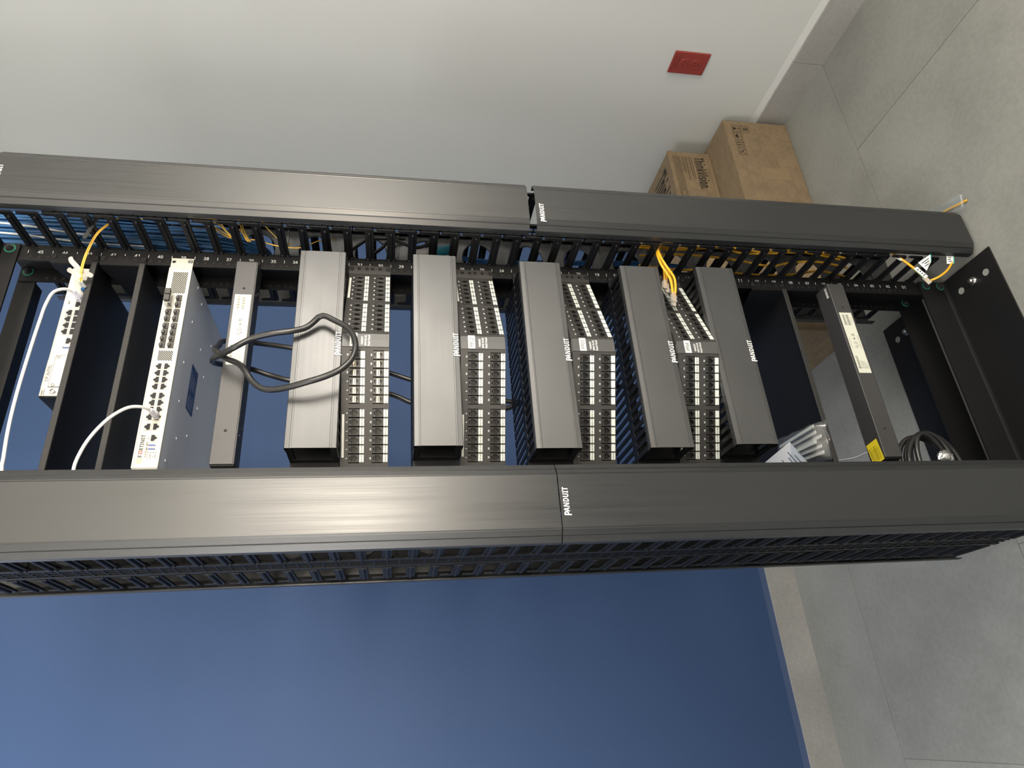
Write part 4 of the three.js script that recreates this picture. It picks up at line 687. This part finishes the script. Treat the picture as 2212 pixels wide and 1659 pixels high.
// ------------------------------------------------------------------ zip bag with leaflets and cable ties on the low shelf
{
  const Y = U(8) + 0.0032;
  const b = thing('zip_bag', 'clear zip bag of white strips and a folded leaflet on the low shelf', 'bag', [-0.155, Y, -0.075]);
  const wav = (w, d, h, seedK) => { const g = new THREE.PlaneGeometry(w, d, 14, 14).rotateX(-Math.PI / 2), p = g.attributes.position; for (let i = 0; i < p.count; i++) { const e = Math.min(1, (1 - Math.abs(p.getX(i)) / (w / 2)) * 5, (1 - Math.abs(p.getZ(i)) / (d / 2)) * 5); p.setY(i, h * Math.max(0, e) + 0.003 * Math.sin(p.getX(i) * 170 + seedK) * Math.cos(p.getZ(i) * 110)); } g.computeVertexNormals(); return g; };
  const film = mesh('film', [wav(0.085, 0.17, 0.03, 1).translate(0, 0.006, 0), wav(0.085, 0.17, -0.002, 2).translate(0, 0.004, 0)], M.bagFilm, b); film.rotation.y = -0.15;
  for (let k = 0; k < 6; k++) { const s = mesh('strip', [box(-0.0035, 0.0035, 0, 0.0015, -0.07, 0.07, 0.0005)], M.paper, b); s.position.set(-0.026 + k * 0.010, 0.014 + (k % 3) * 0.006, 0.006 * (k % 2)); s.rotation.y = -0.15 + 0.02 * k; }
  const lt = canvasTex(256, 256, (x, w, h) => { x.fillStyle = '#cfd5df'; x.fillRect(0, 0, w, h); x.fillStyle = '#4a5266'; for (let i = 0; i < 9; i++) x.fillRect(24, 24 + i * 24, 190 - (i * 53) % 90, 7); });
  const l = mesh('leaflet', [new THREE.BoxGeometry(0.07, 0.0012, 0.08)], printed(lt), b); l.position.set(-0.028, 0.04, -0.035); l.rotation.set(0.5, 0.35, 0.35);
}

// ------------------------------------------------------------------ cardboard boxes
function carton(name, label, x0, x1, y0, y1, z0, z1) {
  const m = thing(name, label, 'box', [(x0 + x1) / 2, y0, (z0 + z1) / 2]); const w = (x1 - x0) / 2, h = y1 - y0, d = (z1 - z0) / 2;
  mesh('carton', [boxUV(prep(box(-w, w, 0, h, -d, d, 0.003)))], M.card, m); return [m, w, h, d];
}
{
  const [b2, w, h, d] = carton('cardboard_box', 'large plain brown carton on the floor with black handling symbols', 0.318, 1.184, 0.0005, 0.2425, -0.93, -0.328);
  mesh('flap', [box(-w, w, h, h + 0.003, 0.002, d, 0.001), box(-w, w, h, h + 0.003, -d, -0.002, 0.001)], M.card, b2);
  mesh('tape', box(0.06, w, h + 0.003, h + 0.0034, -0.024, 0.024), M.tape, b2);
  mesh('tape', box(0.165, 0.215, 0.05, 0.155, d, d + 0.0004), M.tape, b2);
  const icons = canvasTex(512, 256, (x) => {
    x.strokeStyle = x.fillStyle = '#15110c'; x.lineWidth = 6;
    const cell = (cx, cy) => x.strokeRect(cx - 54, cy - 50, 108, 100);
    for (const [cx, cy] of [[64, 62], [192, 62], [320, 62], [448, 62], [448, 184]]) cell(cx, cy);
    x.beginPath(); x.moveTo(425, 22); x.lineTo(471, 22); x.quadraticCurveTo(468, 62, 448, 64); x.quadraticCurveTo(428, 62, 425, 22); x.fill(); x.fillRect(445, 62, 6, 34); x.fillRect(430, 94, 36, 7);
    x.beginPath(); x.arc(320, 62, 34, Math.PI, 0); x.fill(); x.fillRect(317, 60, 5, 36); x.fillRect(306, 92, 14, 6);
    for (const o of [-20, 20]) { x.beginPath(); x.moveTo(192 + o, 20); x.lineTo(192 + o - 16, 46); x.lineTo(192 + o + 16, 46); x.fill(); x.fillRect(192 + o - 5, 44, 10, 40); } x.fillRect(150, 92, 84, 6);
    x.beginPath(); x.arc(64, 48, 15, 0, 7); x.stroke(); x.beginPath(); x.moveTo(22, 92); x.lineTo(64, 66); x.lineTo(108, 92); x.stroke(); x.beginPath(); x.moveTo(26, 22); x.lineTo(102, 100); x.stroke();
    x.fillRect(420, 160, 56, 14); x.fillRect(420, 182, 56, 14); x.fillRect(420, 204, 56, 14);
  });
  const ic = mesh('handling_symbols', new THREE.PlaneGeometry(0.145, 0.072), printed(icons, { roughness: 0.8, transparent: true }), b2); ic.position.set(w - 0.093, h - 0.058, d + 0.0004);
  const [b1, w1, h1, d1] = carton('cardboard_box', 'smaller brown monitor carton stacked upside down on the large box', 0.52, 1.152, 0.2465, 0.4065, -0.9, -0.457);
  const word = (x, px, py, size, sx) => { x.save(); x.translate(px, py); x.scale(sx, 1); x.font = `bold ${size}px sans-serif`; x.fillText('ThinkVision.', 0, 0); x.restore(); };
  const tv = canvasTex(1024, 512, (x, W, H) => {
    x.translate(W, H); x.rotate(Math.PI); x.fillStyle = '#14110e'; word(x, 30, 205, 180, 0.32);
    x.fillStyle = '#3d3226'; for (let i = 0; i < 2; i++) x.fillRect(30, 238 + i * 24, 230 - i * 22, 7); x.font = '40px sans-serif'; x.fillText('Flat Panel Monitor', 30, 326, 250); x.fillText('LED Backlight', 30, 366, 165);
    for (let i = 0; i < 5; i++) x.fillRect(30, 392 + i * 20, 560 - (i * 97) % 240, 7); for (let i = 0; i < 4; i++) x.fillRect(440, 170 + i * 24, 250 - (i * 41) % 90, 8);
  });
  M.cartonPrint = printed(tv, { roughness: 0.8, transparent: true });
  const pf = mesh('printed_panel', new THREE.PlaneGeometry(0.46, h1 - 0.01), M.cartonPrint, b1); pf.position.set(w1 - 0.24, h1 / 2, d1 + 0.0006);
  const pt = canvasTex(1024, 512, (x, W, H) => { x.translate(W, H); x.rotate(Math.PI); x.fillStyle = '#14110e'; word(x, 70, 200, 220, 0.42); });
  const tp = mesh('printed_panel', new THREE.PlaneGeometry(0.46, 0.36).rotateX(-Math.PI / 2), printed(pt, { roughness: 0.8, transparent: true }), b1); tp.position.set(w1 - 0.24, h1 + 0.0006, 0.03);
  mesh('corner_cut', [box(w1 - 0.012, w1 + 0.0006, h1 - 0.014, h1 + 0.0006, d1 - 0.012, d1 + 0.0006, 0.002)], M.cardDark, b1);
  mesh('edge_flap', [box(-w1, w1 - 0.02, 0.0, 0.013, d1, d1 + 0.003, 0.001)], M.card, b1);
}

// ------------------------------------------------------------------ red outlet on the gray wall
{
  const o = thing('wall_outlet', 'red isolated ground wall outlet on the gray wall above the boxes', 'outlet', [RX, 0.449, -0.1335]);
  o.rotation.y = -Math.PI / 2; // faces the room: local x runs toward the camera side
  const sh = (pts) => pts;
  mesh('face_plate', [box(-0.0395, 0.0395, -0.0605, 0.0605, 0.0005, 0.0065, 0.0025)], M.red, o);
  for (const y of [0.0165, -0.0225]) {
    const r = mesh('receptacle', (() => { const s = new THREE.Shape(); s.absarc(0, 0, 0.0168, -0.9, 0.9); s.absarc(0, 0, 0.0168, Math.PI - 0.9, Math.PI + 0.9); s.closePath(); return extrude(s, 'z', 0.0062, 0.0085, 0.0008); })(), M.red, o); r.position.y = y - 0.0; r.position.x = 0;
    mesh('slot', [box(-0.0072, -0.0052, -0.001, 0.008, 0.0084, 0.0088), box(0.005, 0.0068, 0.0, 0.0075, 0.0084, 0.0088), at(cyl(0.0026, 0.0004, 12), 0, -0.0078, 0.0086)], M.redDark, r);
  }
  const sc = mesh('screw', screwGeo.clone().scale(0.6, 0.6, 0.5), M.red, o); sc.position.set(0, -0.003, 0.0065);
  mesh('lettering', [at(fitText(text('ISOLATED', 0.008, sans), 0.052, 0.0062), 0, 0.0505, 0.0066), at(fitText(text('GROUND', 0.008, sans), 0.046, 0.0062), 0.002, 0.0395, 0.0066)], M.redDark, o);
}
scene.traverse(o => { delete o.userData._n; });
renderer.render(scene, camera);
